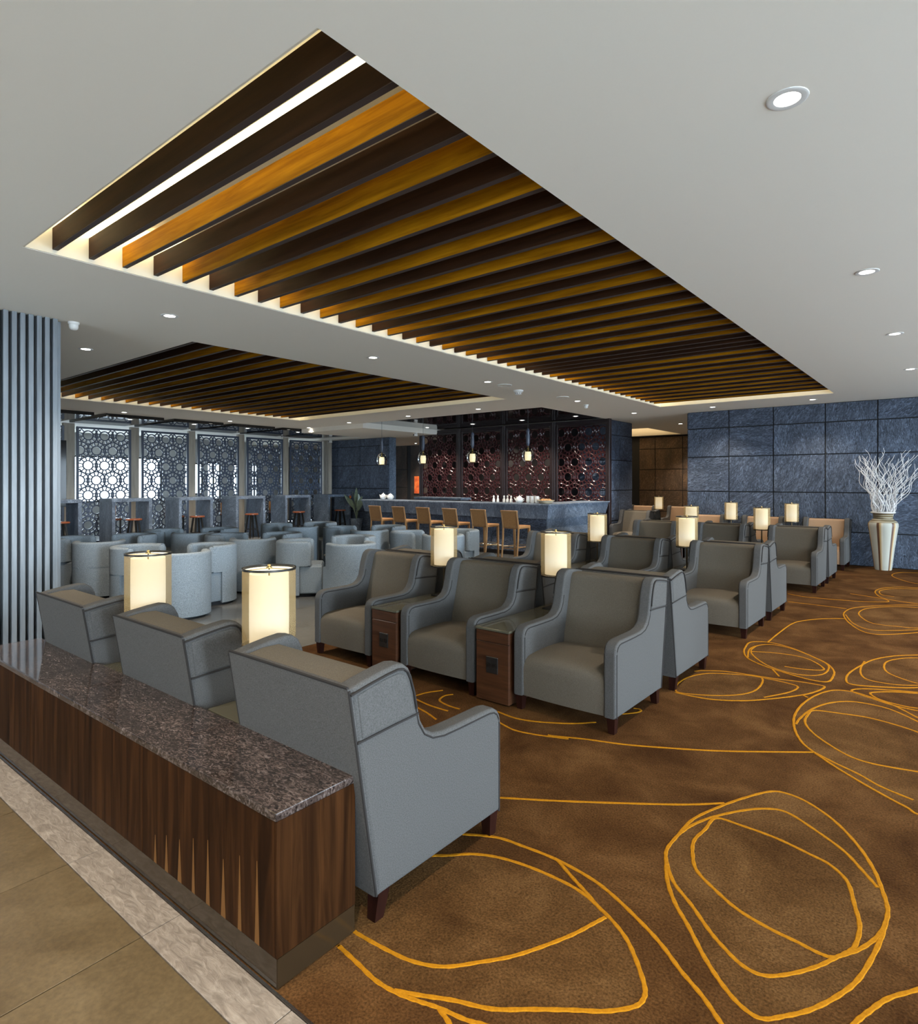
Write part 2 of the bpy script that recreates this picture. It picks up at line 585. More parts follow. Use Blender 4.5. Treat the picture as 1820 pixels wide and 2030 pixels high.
def smooth_line(pts, per=6):
    """Catmull-Rom through 2-D points"""
    out = []
    n = len(pts)
    closed = (Vector(pts[0]) - Vector(pts[-1])).length < 1e-4
    for i in range(n - 1):
        p1, p2 = Vector(pts[i]), Vector(pts[i + 1])
        p0 = Vector(pts[i - 1]) if i else (Vector(pts[-2]) if closed else p1)
        p3 = Vector(pts[i + 2]) if i + 2 < n else (Vector(pts[1]) if closed else p2)
        for k in range(per):
            t = k / per
            out.append(0.5 * ((2 * p1) + (p2 - p0) * t + (2 * p0 - 5 * p1 + 4 * p2 - p3) * t * t + (3 * p1 - p0 - 3 * p2 + p3) * t ** 3))
    out.append(Vector(pts[-1]))
    return out

# ------------------------------------------------------------------ shell: floor, ceiling, walls
CEIL = 3.16
HOLE_A = (-4.82, -1.71, 1.327, 12.52)       # big slatted recess
HOLE_B = (-12.95, -6.60, 3.41, 9.52)        # smaller slatted recess
HOLE_C = (-12.25, -6.75, 11.0, 14.2)        # black glossy field over the bar
HOLE_D = (-10.2, -6.97, 17.15, 19.9)        # lit tray of the room behind
HOLES = (HOLE_A, HOLE_B, HOLE_C, HOLE_D)
X_MIN, X_MAX, Y_MIN, Y_MAX = -21.6, 4.6, -3.3, 20.5

mb = MB()
xs = sorted({X_MIN, X_MAX} | {h[0] for h in HOLES} | {h[1] for h in HOLES})
ys = sorted({Y_MIN, Y_MAX} | {h[2] for h in HOLES} | {h[3] for h in HOLES})
for i in range(len(xs) - 1):
    for j in range(len(ys) - 1):
        cx_, cy_ = (xs[i] + xs[i + 1]) / 2, (ys[j] + ys[j + 1]) / 2
        if any(h[0] < cx_ < h[1] and h[2] < cy_ < h[3] for h in HOLES):
            continue
        mb.box(xs[i], xs[i + 1], ys[j], ys[j + 1], CEIL, 3.60)
mb.box(-14.9, -12.25, 11.0, Y_MAX, 3.04, CEIL)
mb.box(X_MIN, -14.9, 13.36, Y_MAX, 3.04, CEIL)
ceiling = struct(mb.build('ceiling', M['plaster']))
lid = MB()
for h in (HOLE_A, HOLE_B, HOLE_D):
    lid.box(h[0] - .02, h[1] + .02, h[2] - .02, h[3] + .02, 3.52, 3.58)
lid.build('recess_lid', M['cream'], ceiling)
rs = MB()
for h in (HOLE_A, HOLE_B):       # cream lining on the long sides of the recesses
    rs.box(h[0], h[0] + .012, h[2], h[3], 3.163, 3.52)
    rs.box(h[0] + .012, h[1], h[3] - .012, h[3], 3.163, 3.52)
    rs.box(h[0] + .012, h[1], h[2], h[2] + .012, 3.163, 3.52)
rs.build('recess_lining', M['cream'], ceiling)
MB().box(HOLE_C[0], HOLE_C[1], HOLE_C[2], HOLE_C[3], 3.185, 3.24).build('black_soffit', M['black_gloss'], ceiling)
rf = MB().box(X_MIN, X_MAX, Y_MIN, Y_MAX, 3.60, 3.68)
rf.build('roof_deck', M['dark_wall'], ceiling)

# black glossy slabs hung under the ceiling in front of the left screens
for y1, y0 in ((5.47, 4.2), (7.02, 5.71), (8.57, 7.26), (10.13, 8.81), (11.68, 10.37), (13.24, 11.85)):
    MB().cbox(-17.15, -14.93, y0, y1, 3.085, 3.158, .006).build('soffit_panel', M['black_gloss'], ceiling)

# floor: slab with tiles, carpet laid on it
PIV = Vector((-1.66, 1.127, 0))
TURN = Matrix.Translation(PIV) @ Matrix.Rotation(math.radians(.9), 4, 'Z') @ Matrix.Translation(-Vector((-1.66, 1.0845, 0)))
floor = struct(MB().box(X_MIN, X_MAX, Y_MIN, Y_MAX, -0.20, -0.022).build('floor', M['grout']))
for j, (y0, y1) in enumerate(((-0.44, 0.215), (0.225, 0.935))):
    for i in range(-6, 3):
        x0 = -2.90 + .665 * i + (0.0 if j else .33)
        MB().cbox(x0 + .002, x0 + .663, y0, y1, -.022, 0, .0015).build('tile', M['tile'], floor).matrix_local = TURN
for i in range(-6, 6):
    x0 = -2.90 + .665 * i
    MB().cbox(x0 + .0015, x0 + .6635, .939, 1.078, -.022, 0.001, .0015).build('border_tile', M['tile_strip'], floor).matrix_local = TURN
MB().box(X_MIN, X_MAX, Y_MIN, -.60, -.022, -.0005).build('lobby_floor', M['tile'], floor)
MB().box(-4.96, X_MAX, 1.080, 1.089, -.02, .003).build('threshold_strip', M['steel'], floor).matrix_local = TURN
for i in range(17):
    for j in range(16):
        x0, y0 = -21.6 + .885 * i, 1.09 + .885 * j
        x1 = min(x0 + .883, -6.56)
        if y0 > 14:
            break
        MB().box(x0, x1, y0, min(y0 + .883, 14.3), -.022, 0).build('stone_tile', M['floor_grey'], floor)
MB().box(-6.555, -6.475, 1.09, 10.9, -.022, .001).build('inlay_strip', M['floor_beige'], floor)
for j in range(11):
    MB().box(-6.473, -5.72, 1.09 + .885 * j, 1.973 + .885 * j, -.022, 0).build('beige_tile', M['floor_beige'], floor)
    MB().box(-5.718, -4.955, 1.09 + .885 * j, 1.973 + .885 * j, -.022, 0).build('beige_tile', M['floor_beige'], floor)
MB().box(-6.473, -4.955, 10.826, Y_MAX, -.022, 0).build('passage_floor', M['floor_beige'], floor)

# ---- outer walls with the windows that let the daylight in (behind and beside the camera)
def wall_with_openings(name, axis, at, thick, a0, a1, openings, mat):
    """axis 'x': the wall runs along x at y = at; openings are (start, end, sill, head)"""
    m = MB()

    def bx(p0, p1, z0, z1):
        if axis == 'x':
            m.box(p0, p1, min(at, at + thick), max(at, at + thick), z0, z1)
        else:
            m.box(min(at, at + thick), max(at, at + thick), p0, p1, z0, z1)
    p = a0
    for s, e, z0, z1 in sorted(openings):
        if s > p:
            bx(p, s, 0, 3.6)
        if z0 > 0:
            bx(s, e, -.02, z0)
        bx(s, e, z1, 3.6)
        p = e
    if p < a1:
        bx(p, a1, 0, 3.6)
    return struct(m.build(name, mat))


op_right = [(-2.8 + 2.35 * k, -2.8 + 2.35 * k + 2.1, .12, 2.95) for k in range(7)]
wall_with_openings('wall_right', 'y', X_MAX, .2, Y_MIN, Y_MAX, op_right, M['plaster'])
op_front = [(-5.8, -4.3, .12, 2.95), (2.0, 4.2, .12, 2.95)]
wall_with_openings('wall_front', 'x', Y_MIN, -.2, X_MIN, X_MAX, op_front, M['plaster'])
op_left = [(4.6, 10.1, .95, 2.45), (10.9, 11.6, 1.15, 2.3), (11.75, 12.3, .95, 2.35), (12.8, 13.2, 1.1, 2.3), (13.6, 13.9, .95, 2.35)]
wall_with_openings('wall_left', 'y', X_MIN, -.2, Y_MIN, Y_MAX, op_left, M['pale_wall'])
struct(MB().box(X_MIN, X_MAX, Y_MAX, Y_MAX + .2, 0, 3.6).build('wall_far', M['dark_wall']))
n = 0
for s, e, z0, z1 in op_right + op_front + op_left:
    n += 1
    w = MB()
    if (s, e, z0, z1) in op_front:
        P = lambda a0, a1, c0, c1: w.box(a0, a1, Y_MIN - .12, Y_MIN - .06, c0, c1)
    elif (s, e, z0, z1) in op_right:
        P = lambda a0, a1, c0, c1: w.box(X_MAX + .06, X_MAX + .12, a0, a1, c0, c1)
    else:
        P = lambda a0, a1, c0, c1: w.box(X_MIN - .12, X_MIN - .06, a0, a1, c0, c1)
    P(s, s + .05, z0, z1)
    P(e - .05, e, z0, z1)
    P((s + e) / 2 - .03, (s + e) / 2 + .03, z0, z1)
    P(s, e, z0, z0 + .05)
    P(s, e, z1 - .05, z1)
    struct(w.build('window_%d' % n, M['dark_metal']))

# ---- slate walls: backing plus a stone panel per joint field
def clad(wall, axis, at, out, cuts_a, cuts_z, mat, proud=.024, gap=.0105):
    """panels on a wall face; axis 'x': face at y=at looking to out (+1/-1)"""
    for i in range(len(cuts_a) - 1):
        for j in range(len(cuts_z) - 1):
            d = proud + random.uniform(-.005, .004)
            a0, a1, z0, z1 = cuts_a[i] + gap, cuts_a[i + 1] - gap, cuts_z[j] + gap, cuts_z[j + 1] - gap
            m = MB()
            if axis == 'x':
                m.cbox(a0, a1, min(at, at + out * d), max(at, at + out * d), z0, z1, .003)
            else:
                m.cbox(min(at, at + out * d), max(at, at + out * d), a0, a1, z0, z1, .003)
            m.build('stone_panel', mat, wall)


ROWS = [0.0, .635, 1.397, 2.155, 2.785, 3.16]
wb = struct(MB().box(-4.74, X_MAX, 13.975, 14.4, 0, CEIL).build('wall_back', M['joint']))
clad(wb, 'x', 13.975, -1, [-4.745, -3.862, -2.99, -2.058, -1.2, -.33, .54, 1.41], ROWS, M['slate_blue'])
clad(wb, 'y', -4.74, -1, [13.97, 14.4], ROWS, M['slate_blue'], .02)
we = struct(MB().box(-8.2, -6.745, 14.24, 15.5, 0, CEIL).build('wall_bar_end', M['joint']))
clad(we, 'y', -6.745, 1, [14.23, 14.70, 15.5], ROWS, M['slate_blue'])
clad(we, 'x', 14.24, -1, [-7.6, -6.745], ROWS, M['slate_blue'])
wl = struct(MB().box(-17.4, -14.13, 13.80, 14.1, 0, 3.04).build('wall_beside_bar', M['joint']))
clad(wl, 'x', 13.80, -1, [-17.0, -16.62, -15.48, -14.13], [0, .635, 1.397, 2.155, 2.785, 3.04], M['slate_blue'])
clad(wl, 'y', -14.13, 1, [13.78, 14.1], [0, 3.04], M['slate_bar'])  # lit end face: daylight painted in as a paler slate
wp = struct(MB().box(-18.8, -12.4, 17.45, 17.7, 0, 3.04).build('wall_passage', M['joint']))
clad(wp, 'x', 17.45, -1, [-18.7, -17.8, -16.84], [0, .7, 1.4, 2.1, 3.04], M['brown_wall'])
clad(wp, 'x', 17.45, -1, [-16.66, -15.6, -14.5, -13.4], [0, 3.04], M['brown_wall'])
wr = struct(MB().box(-12.4, -2.5, 20.2, 20.45, 0, CEIL).build('wall_back_room', M['joint']))
clad(wr, 'x', 20.2, -1, [-10.2, -9.3, -8.85], [0, .63, 1.33, 2.03, 2.72, 3.12], M['slate_brown'])
clad(wr, 'x', 20.2, -1, [-8.50, -7.94, -7.02, -6.1, -5.2, -4.3], [0, .63, 1.33, 2.03, 2.72, 3.12], M['slate_brown'])
wx = struct(MB().box(-14.1, -8.3, 15.6, 15.8, 0, 3.6).build('wall_behind_bar', M['dark_wall']))
struct(MB().box(-12.4, -12.2, 14.3, 20.3, 0, 3.6).build('wall_store_side', M['dark_wall']))
struct(MB().box(-2.6, -2.4, 14.4, 20.3, 0, 3.16).build('wall_room_side', M['slate_brown']))

# ---- batten-clad wall on the left
wc = struct(MB().box(-7.3, -6.74, Y_MIN, 2.125, 0, CEIL).build('wall_battened', M['batten_back']))
b0 = MB().cbox(-.030, .030, -.020, .020, .0, CEIL, .003).build('batten', M['batten'], wc, (-6.71, 2.108, 0))
for k in range(1, 46):
    share('batten', b0, wc, (-6.71, 2.108 - .0655 * k, 0))
b1 = MB().cbox(-.019, .019, -.03, .03, 0, CEIL, .003).build('batten', M['batten'], wc, (-6.80, 2.155, 0))
for k in range(1, 8):
    share('batten', b1, wc, (-6.80 - .0655 * k, 2.155, 0))

# ---- pillars between the left screens
XS = -17.2
for y0, y1 in ((4.14, 4.30), (5.60, 5.86), (7.20, 7.42), (8.80, 9.00), (10.36, 10.58), (11.98, 12.19)):
    struct(MB().cbox(XS - .12, XS - .02, y0, y1, 0, 3.08, .004).build('pillar', M['pillar_wood']))
pw = struct(MB().box(XS - .14, XS - .02, 13.63, 13.76, 0, 3.04).build('pillar', M['pillar_wood']))
for z0, z1 in ((0, .78), (.786, 1.54), (1.546, 2.3), (2.306, 3.03)):
    MB().cbox(XS - .02, XS, 13.60, 13.772, z0, z1, .003).build('board', M['pillar_wood'], pw)
pw2 = struct(MB().box(-17.25, -16.90, 13.62, 13.74, 0, 3.04).build('pillar', M['pillar_wood']))
for k in range(3):
    MB().cbox(-17.2 + .1 * k, -17.103 + .1 * k, 13.598, 13.62, 0, 3.03, .002).build('board', M['pillar_wood'], pw2)

# ------------------------------------------------------------------ fretwork screens
def fretwork(w, z0, z1, row_z, even_first, sx=.39, sz=.38):
    """rings and petals cut as one lattice panel; local x across, y thickness, z up"""
    m = MB()
    t = .020

    def ok(x, z):
        return -w / 2 <= x <= w / 2 and z0 <= z <= z1

    def ring(cx, cz, r0, r1, n):
        for i in range(n):
            a0, a1 = 2 * PI * i / n, 2 * PI * (i + 1) / n
            am = (a0 + a1) / 2
            if not ok(cx + r1 * math.cos(am), cz + r1 * math.sin(am)):
                continue
            rm = (r0 + r1) / 2
            p = [(cx + r * math.cos(a), cz + r * math.sin(a)) for r, a in ((r0, a0), (rm, a0), (r1, a0), (r1, a1), (rm, a1), (r0, a1))]
            v = [(x, y, z) for (x, z), y in zip(p, (-t * .4, -t, -t * .4, -t * .4, -t, -t * .4))] + [(x, t, z) for x, z in p]
            m.add(v, [(0, 1, 4, 5), (1, 2, 3, 4), (11, 9, 8, 6), (3, 2, 8, 9), (0, 5, 11, 6)])
    k = 0
    z = row_z
    while z > z0 - .2:
        half = (k % 2 == 0) != even_first
        xs_ = [sx * (i + (.5 if half else 0)) for i in range(-3, 4)]
        for x in xs_:
            if abs(x) > w / 2 + .15:
                continue
            ring(x, z, .100, .132, 24)
            ring(x, z, .200, .234, 28)
            for q in range(12):
                a = PI / 12 + q * PI / 6
                c, s = math.cos(a), math.sin(a)
                if not ok(x + .2 * c, z + .2 * s):
                    continue
                h = .013
                p = [(x + r * c - e * s, z + r * s + e * c) for r, e in ((.12, -h), (.225, -h), (.225, h), (.12, h))]
                v = [(u, -t * .9, y) for u, y in p] + [(u, t * .9, y) for u, y in p]
                m.add(v, [(0, 1, 2, 3), (7, 6, 5, 4), (0, 4, 5, 1), (3, 2, 6, 7)])
        z -= sz
        k += 1
    return m


def screen_frame(m, w, z0, z1, fw=.05, d=.05):
    m.cbox(-w / 2 - fw, -w / 2, -d / 2, d / 2, z0 - fw, z1 + fw, .004)
    m.cbox(w / 2, w / 2 + fw, -d / 2, d / 2, z0 - fw, z1 + fw, .004)
    m.cbox(-w / 2, w / 2, -d / 2, d / 2, z0 - fw, z0, .004)
    m.cbox(-w / 2, w / 2, -d / 2, d / 2, z1, z1 + fw, .004)
    return m


left_labels = ['charcoal fretwork screen half hidden behind the battened wall', 'charcoal fretwork screen with pale daylight through it, next to the battened wall',
               'charcoal fretwork screen, second from the battened wall, daylight in its upper part', 'charcoal fretwork screen in the middle of its row, sparkling light behind',
               'charcoal fretwork screen with the most scattered sparkles, fourth of its row', 'charcoal fretwork screen next to the broad timber pillar']
sc_root = None
for k, lb in enumerate(left_labels):
    y = 4.955 + 1.585 * k
    if sc_root is None:
        sc_root = thing('fretwork_screen', lb, 'screen', (XS, y, 0), -PI / 2, 'charcoal fretwork screens')
        screen_frame(MB(), 1.20, .10, 2.95, .055, .06).build('frame', M['screen_dark'], sc_root)
        fretwork(1.20, .10, 2.95, 2.79, True).build('fretwork', M['screen_dark'], sc_root)
    else:
        dup(sc_root, (XS, y, 0), -PI / 2, lb)

bar_labels = ['oxblood fretwork screen behind the bar, leftmost, beside the passage', 'oxblood fretwork screen behind the bar, second from the passage',
              'oxblood fretwork screen behind the bar, between the second and the last one', 'oxblood fretwork screen behind the bar, next to the slate wall end']
br_root = None
for k, lb in enumerate(bar_labels):
    x = -12.19 + 1.585 * k + .02
    if br_root is None:
        br_root = thing('bar_screen', lb, 'screen', (x, 14.0, 0), 0, 'oxblood fretwork screens')
        f = MB()
        screen_frame(f, 1.34, .10, 3.02, .06, .07)
        f.cbox(-.788, -.74, -.06, .06, 0, 3.16, .004)
        f.cbox(.74, .788, -.06, .06, 0, 3.16, .004)
        f.box(-.74, .74, -.02, .02, 3.085, 3.16)
        f.build('frame', M['screen_frame'], br_root)
        fretwork(1.34, .10, 3.02, 2.87, False).build('fretwork', M['screen_wine'], br_root)
    else:
        dup(br_root, (x, 14.0, 0), 0, lb)

# ------------------------------------------------------------------ slatted ceiling panels
def slat_panel(name, label, hole, y_first, count, flip):
    root = thing(name, label, 'ceiling panel', ((hole[0] + hole[1]) / 2, hole[2], 3.19), 0, None)
    half = (hole[1] - hole[0]) / 2 - .014
    base = {}
    for k in range(count):
        y = y_first - hole[2] + .2265 * k
        honey = (k % 2 == 0 and k >= 2) if k < flip else (k % 2 == 1 and k > flip + 1)  # alternate slats are golden, the others dark brown
        key = 'h' if honey else 'd'
        loc = (0, y, 0)
        if key not in base:
            base[key] = MB().cbox(-half, half, 0, .036, .003, .148, .002).build('slat', M['slat_honey' if honey else 'slat_dark'], root, loc)
            if key == 'h':
                base[key]['label'] = 'honey-coloured slat'
            e = MB().box(-half, half, .001, .035, 0, .0032).build('slat_edge', M['slat_edge'], base[key])
            base[key + 'e'] = e
        else:
            o = share('slat', base[key], root, loc)
            if key == 'h':
                o['label'] = 'honey-coloured slat'
            share('slat_edge', base[key + 'e'], o, (0, 0, 0))
    return root


pa = slat_panel('slatted_panel', 'long recessed ceiling panel of dark and honey wooden slats above the armchairs', HOLE_A, 1.497, 48, 26)
pb = slat_panel('slatted_panel', 'smaller recessed ceiling panel of dark and honey wooden slats above the tub chairs', HOLE_B, 3.50, 26, 40)
# lit tubes of the recess: one seen between the first two slats, the others wash the sides
MB().box(-1.53, 1.53, .3985, .432, .150, .196).build('light_strip', M['strip'], pa)


def cove(parent, x, y, sx, sy, power, tilt, col=(1.0, 0.84, 0.52)):
    l = bpy.data.lights.new('cove_light', 'AREA')
    l.shape = 'RECTANGLE'
    l.size, l.size_y = sx, sy
    l.energy = power
    l.color = col
    o = bpy.data.objects.new('cove_light', l)
    COL.objects.link(o)
    o.location = (x, y, 3.49)
    o.rotation_euler = tilt
    o.parent = parent
    o.matrix_parent_inverse = Matrix.Translation(-Vector(parent.location))
    return o


for h, p, w in ((HOLE_A, pa, 44), (HOLE_B, pb, 26)):
    yc, L = (h[2] + h[3]) / 2, h[3] - h[2]
    cove(p, h[0] + .13, yc, .03, L - .1, w, (0, math.radians(40), 0))
    cove(p, (h[0] + h[1]) / 2, h[3] - .14, h[1] - h[0] - .1, .03, 8, (math.radians(40), 0, 0))

# ------------------------------------------------------------------ ceiling fittings
def downlight(x, y, z, label, power=1.0, first=[None], spot=True):
    if first[0] is None:
        r = thing('downlight', label, 'ceiling light', (x, y, z), 0)
        MB().lathe([(.048, .002), (.050, -.004), (.070, -.006), (.078, -.003), (.080, .002)], 24, caps=False).build('trim_ring', M['white'], r)
        MB().lathe([(.0, -.001), (.050, -.001), (.052, .004)], 20).build('lens', M['lens'], r)
        first[0] = r
    else:
        r = dup(first[0], (x, y, z), 0, label)
    if spot:
        l = bpy.data.lights.new('spot', 'SPOT')
        l.energy = DOWNLIGHT_W * power
        l.spot_size = math.radians(112)
        l.spot_blend = 0.75
        l.shadow_soft_size = 0.05
        l.color = (1.0, 0.88, 0.72)
        o = bpy.data.objects.new('spot', l)
        COL.objects.link(o)
        o.parent = r
        o.location = (0, 0, -.02)
    return r


for x, y, lb in ((-.544, 2.78, 'nearest round downlight in the plain ceiling right of the long slatted panel'),
                 (-.534, 5.44, 'second round downlight right of the long slatted panel, counting from the nearest'),
                 (-.53, 7.9, 'third round downlight right of the long slatted panel, above the slate wall'),
                 (-.53, 10.5, 'fourth round downlight right of the long slatted panel, at the edge of the picture'),
                 (-5.741, 2.75, 'round downlight between the two slatted panels, near the battened wall'),
                 (-7.937, 2.815, 'round downlight between the white ceiling camera and the smaller slatted panel'),
                 (-5.693, 5.28, 'round downlight between the two slatted panels, below the middle of the long one'),
                 (-5.687, 7.68, 'round downlight beside a ceiling speaker at the far end of the smaller slatted panel'),
                 (-5.693, 10.586, 'round downlight between the round speaker and the small white camera above the bar'),
                 (-5.701, 13.246, 'round downlight in front of the passage between the slate walls'),
                 (-3.976, 13.21, 'round downlight above the left end of the blue slate wall'),
                 (-2.153, 13.193, 'round downlight between the blue slate wall and the slatted panel corner'),
                 (-14.45, 5.9, 'round downlight beyond the smaller slatted panel, closest to the battened wall'),
                 (-14.45, 8.47, 'round downlight beyond the middle of the smaller slatted panel'),
                 (-14.45, 10.92, 'round downlight beyond the far corner of the smaller slatted panel'),
                 (-12.409, 10.659, 'round downlight at the left end of the ceiling strip before the bar'),
                 (-10.097, 10.482, 'round downlight in the middle of the ceiling strip before the bar'),
                 (-7.963, 10.415, 'round downlight at the right end of the ceiling strip before the bar')):
    downlight(x, y, CEIL, lb, 1.3 if x < -14 else 3.2 if (x < -12 and y > 10) else 1.9 if (y < 11 and x < -7) else 2.2 if (x < -5.6 and y > 13) else .28 if y > 13 else 1.15)
for i, (y, w) in enumerate(((4.84, 'nearest the battened wall'), (6.34, 'second of five'), (7.91, 'third of five'), (9.43, 'fourth of five'), (11.09, 'nearest the slate corner'))):
    downlight(-15.2, y, 3.085, 'small downlight in a black slab before the charcoal screens, ' + w, .7)
for x, w in ((-11.95, 'leftmost screen'), (-10.28, 'second screen'), (-8.68, 'third screen'), (-7.15, 'last screen, beside slate')):
    downlight(x, 13.2, 3.185, 'downlight in the black ceiling over the bar, before the ' + w, 1.5)
downlight(-5.774, 16.43, CEIL, 'downlight in the brown ceiling just left of the blue slate wall', 1.0)
downlight(-6.5, 19.3, CEIL, 'downlight above the brown slate wall of the room behind', 1.3)
for x, lb in ((-10.8, 'left'), (-9.0, 'right')):
    downlight(x, 15.0, CEIL, 'downlight hidden in the store behind the oxblood screens, on the ' + lb, .35)
for x, y, lb in ((-.54, .12, 'added unseen downlight above the lobby right of the camera'), (-3.3, -.35, 'added unseen downlight above the lobby before the low counter'), (-5.7, .2, 'added unseen downlight above the lobby beside the battened wall'),
                 (-2.0, -.35, 'added unseen downlight above the lobby straight before the counter end'), (-8.2, 17.3, 'added unseen downlight above the armchairs of the room behind'), (-4.5, 18.3, 'added unseen downlight at the far side of the room behind')):
    downlight(x, y, CEIL, lb, .85 if y < 1 else 1.0)  # unseen downlights added to brighten the near floor and the room behind
for x in (-15.6, -14.6):
    downlight(x, 16.6, 3.04, 'downlight in the passage beside the bar, %s' % ('near the picture' if x < -15 else 'away from the picture'), 2.6)
tray = struct(MB().box(HOLE_D[0], HOLE_D[0] + .02, HOLE_D[2], HOLE_D[3], 3.17, 3.5).build('trim_1', M['cream']))
cv = bpy.data.lights.new('cove_light', 'AREA')
cv.shape, cv.size, cv.size_y, cv.energy, cv.color = 'RECTANGLE', 2.8, 2.4, 40, (1.0, 0.74, 0.42)
co = bpy.data.objects.new('cove_light', cv)
COL.objects.link(co)
co.location, co.rotation_euler = (-8.6, 18.5, 3.20), (PI, 0, 0)
co.visible_camera = True


def dome(x, y, z, s, name, label, cat):
    r = thing(name, label, cat, (x, y, z), 0)
    MB().lathe([(.050 * s, 0), (.050 * s, -.016 * s), (.044 * s, -.024 * s), (.040 * s, -.026 * s)], 24).build('base', M['white'], r)
    MB().lathe([(.041 * s, -.024 * s), (.041 * s, -.045 * s), (.036 * s, -.062 * s), (.024 * s, -.074 * s), (.0, -.079 * s)], 24).build('dome', M['white'], r)
    return r


dome(-6.70, 2.27, CEIL, 1.0, 'dome_camera', 'white dome camera under the ceiling beside the battened wall', 'camera')
dome(-5.83, 11.2, CEIL, 1.0, 'dome_camera', 'small white dome camera under the ceiling at the corner of the bar', 'camera')
sd = thing('smoke_detector', 'white smoke detector with slotted rim hanging from the ceiling near the bar', 'detector', (-5.81, 8.72, CEIL))
MB().lathe([(.085, 0), (.085, -.018), (.062, -.040), (.058, -.042)], 28).build('base', M['white'], sd)
MB().lathe([(.056, -.040), (.056, -.066), (.046, -.076), (.0, -.078)], 28).build('cap', M['white'], sd)
sl = MB()
for k in range(10):
    a = 2 * PI * k / 10
    sl.add([(.0575 * math.cos(a + e), .0575 * math.sin(a + e), z) for e, z in ((-.16, -.048), (.16, -.048), (.16, -.060), (-.16, -.060))], [(0, 1, 2, 3)])
sl.build('slots', M['joint'], sd)
for x, y, lb in ((-5.66, 8.10, 'flat round ceiling speaker beside the smoke detector'), (-5.64, 9.93, 'flat round ceiling speaker between smoke detector and small camera')):
    r = thing('ceiling_speaker', lb, 'speaker', (x, y, CEIL))
    MB().lathe([(.115, 0), (.118, -.007), (.105, -.012), (.098, -.008)], 32, caps=False).build('rim', M['white'], r)
    MB().lathe([(.0, -.0085), (.100, -.0075)], 32).build('grille', M['plaster'], r)
for x, y, z, lb in ((-12.30, 13.1, 3.04, 'small white bullet camera under the lowered ceiling beside the bar'), (-16.6, 13.45, 3.04, 'small white bullet camera at the top of the timber pillar')):
    r = thing('bullet_camera', lb, 'camera', (x, y, z))
    MB().lathe([(.045, 0), (.045, -.02), (.03, -.03)], 16).build('base', M['white'], r)
    MB().rbox(-.035, .035, -.09, .05, -.10, -.03, .02, 3).build('housing', M['white'], r)
    MB().lathe([(.0, 0), (.022, .0), (.022, .004)], 14).build('lens', M['joint'], r, (0, -.093, -.065)).rotation_euler = (PI / 2, 0, 0)

# ------------------------------------------------------------------ wing armchair
CW = .775          # width
YO = .43           # local y of the chair's middle measured from its front


def yz(p):
    return [(y - YO, z) for y, z in p]


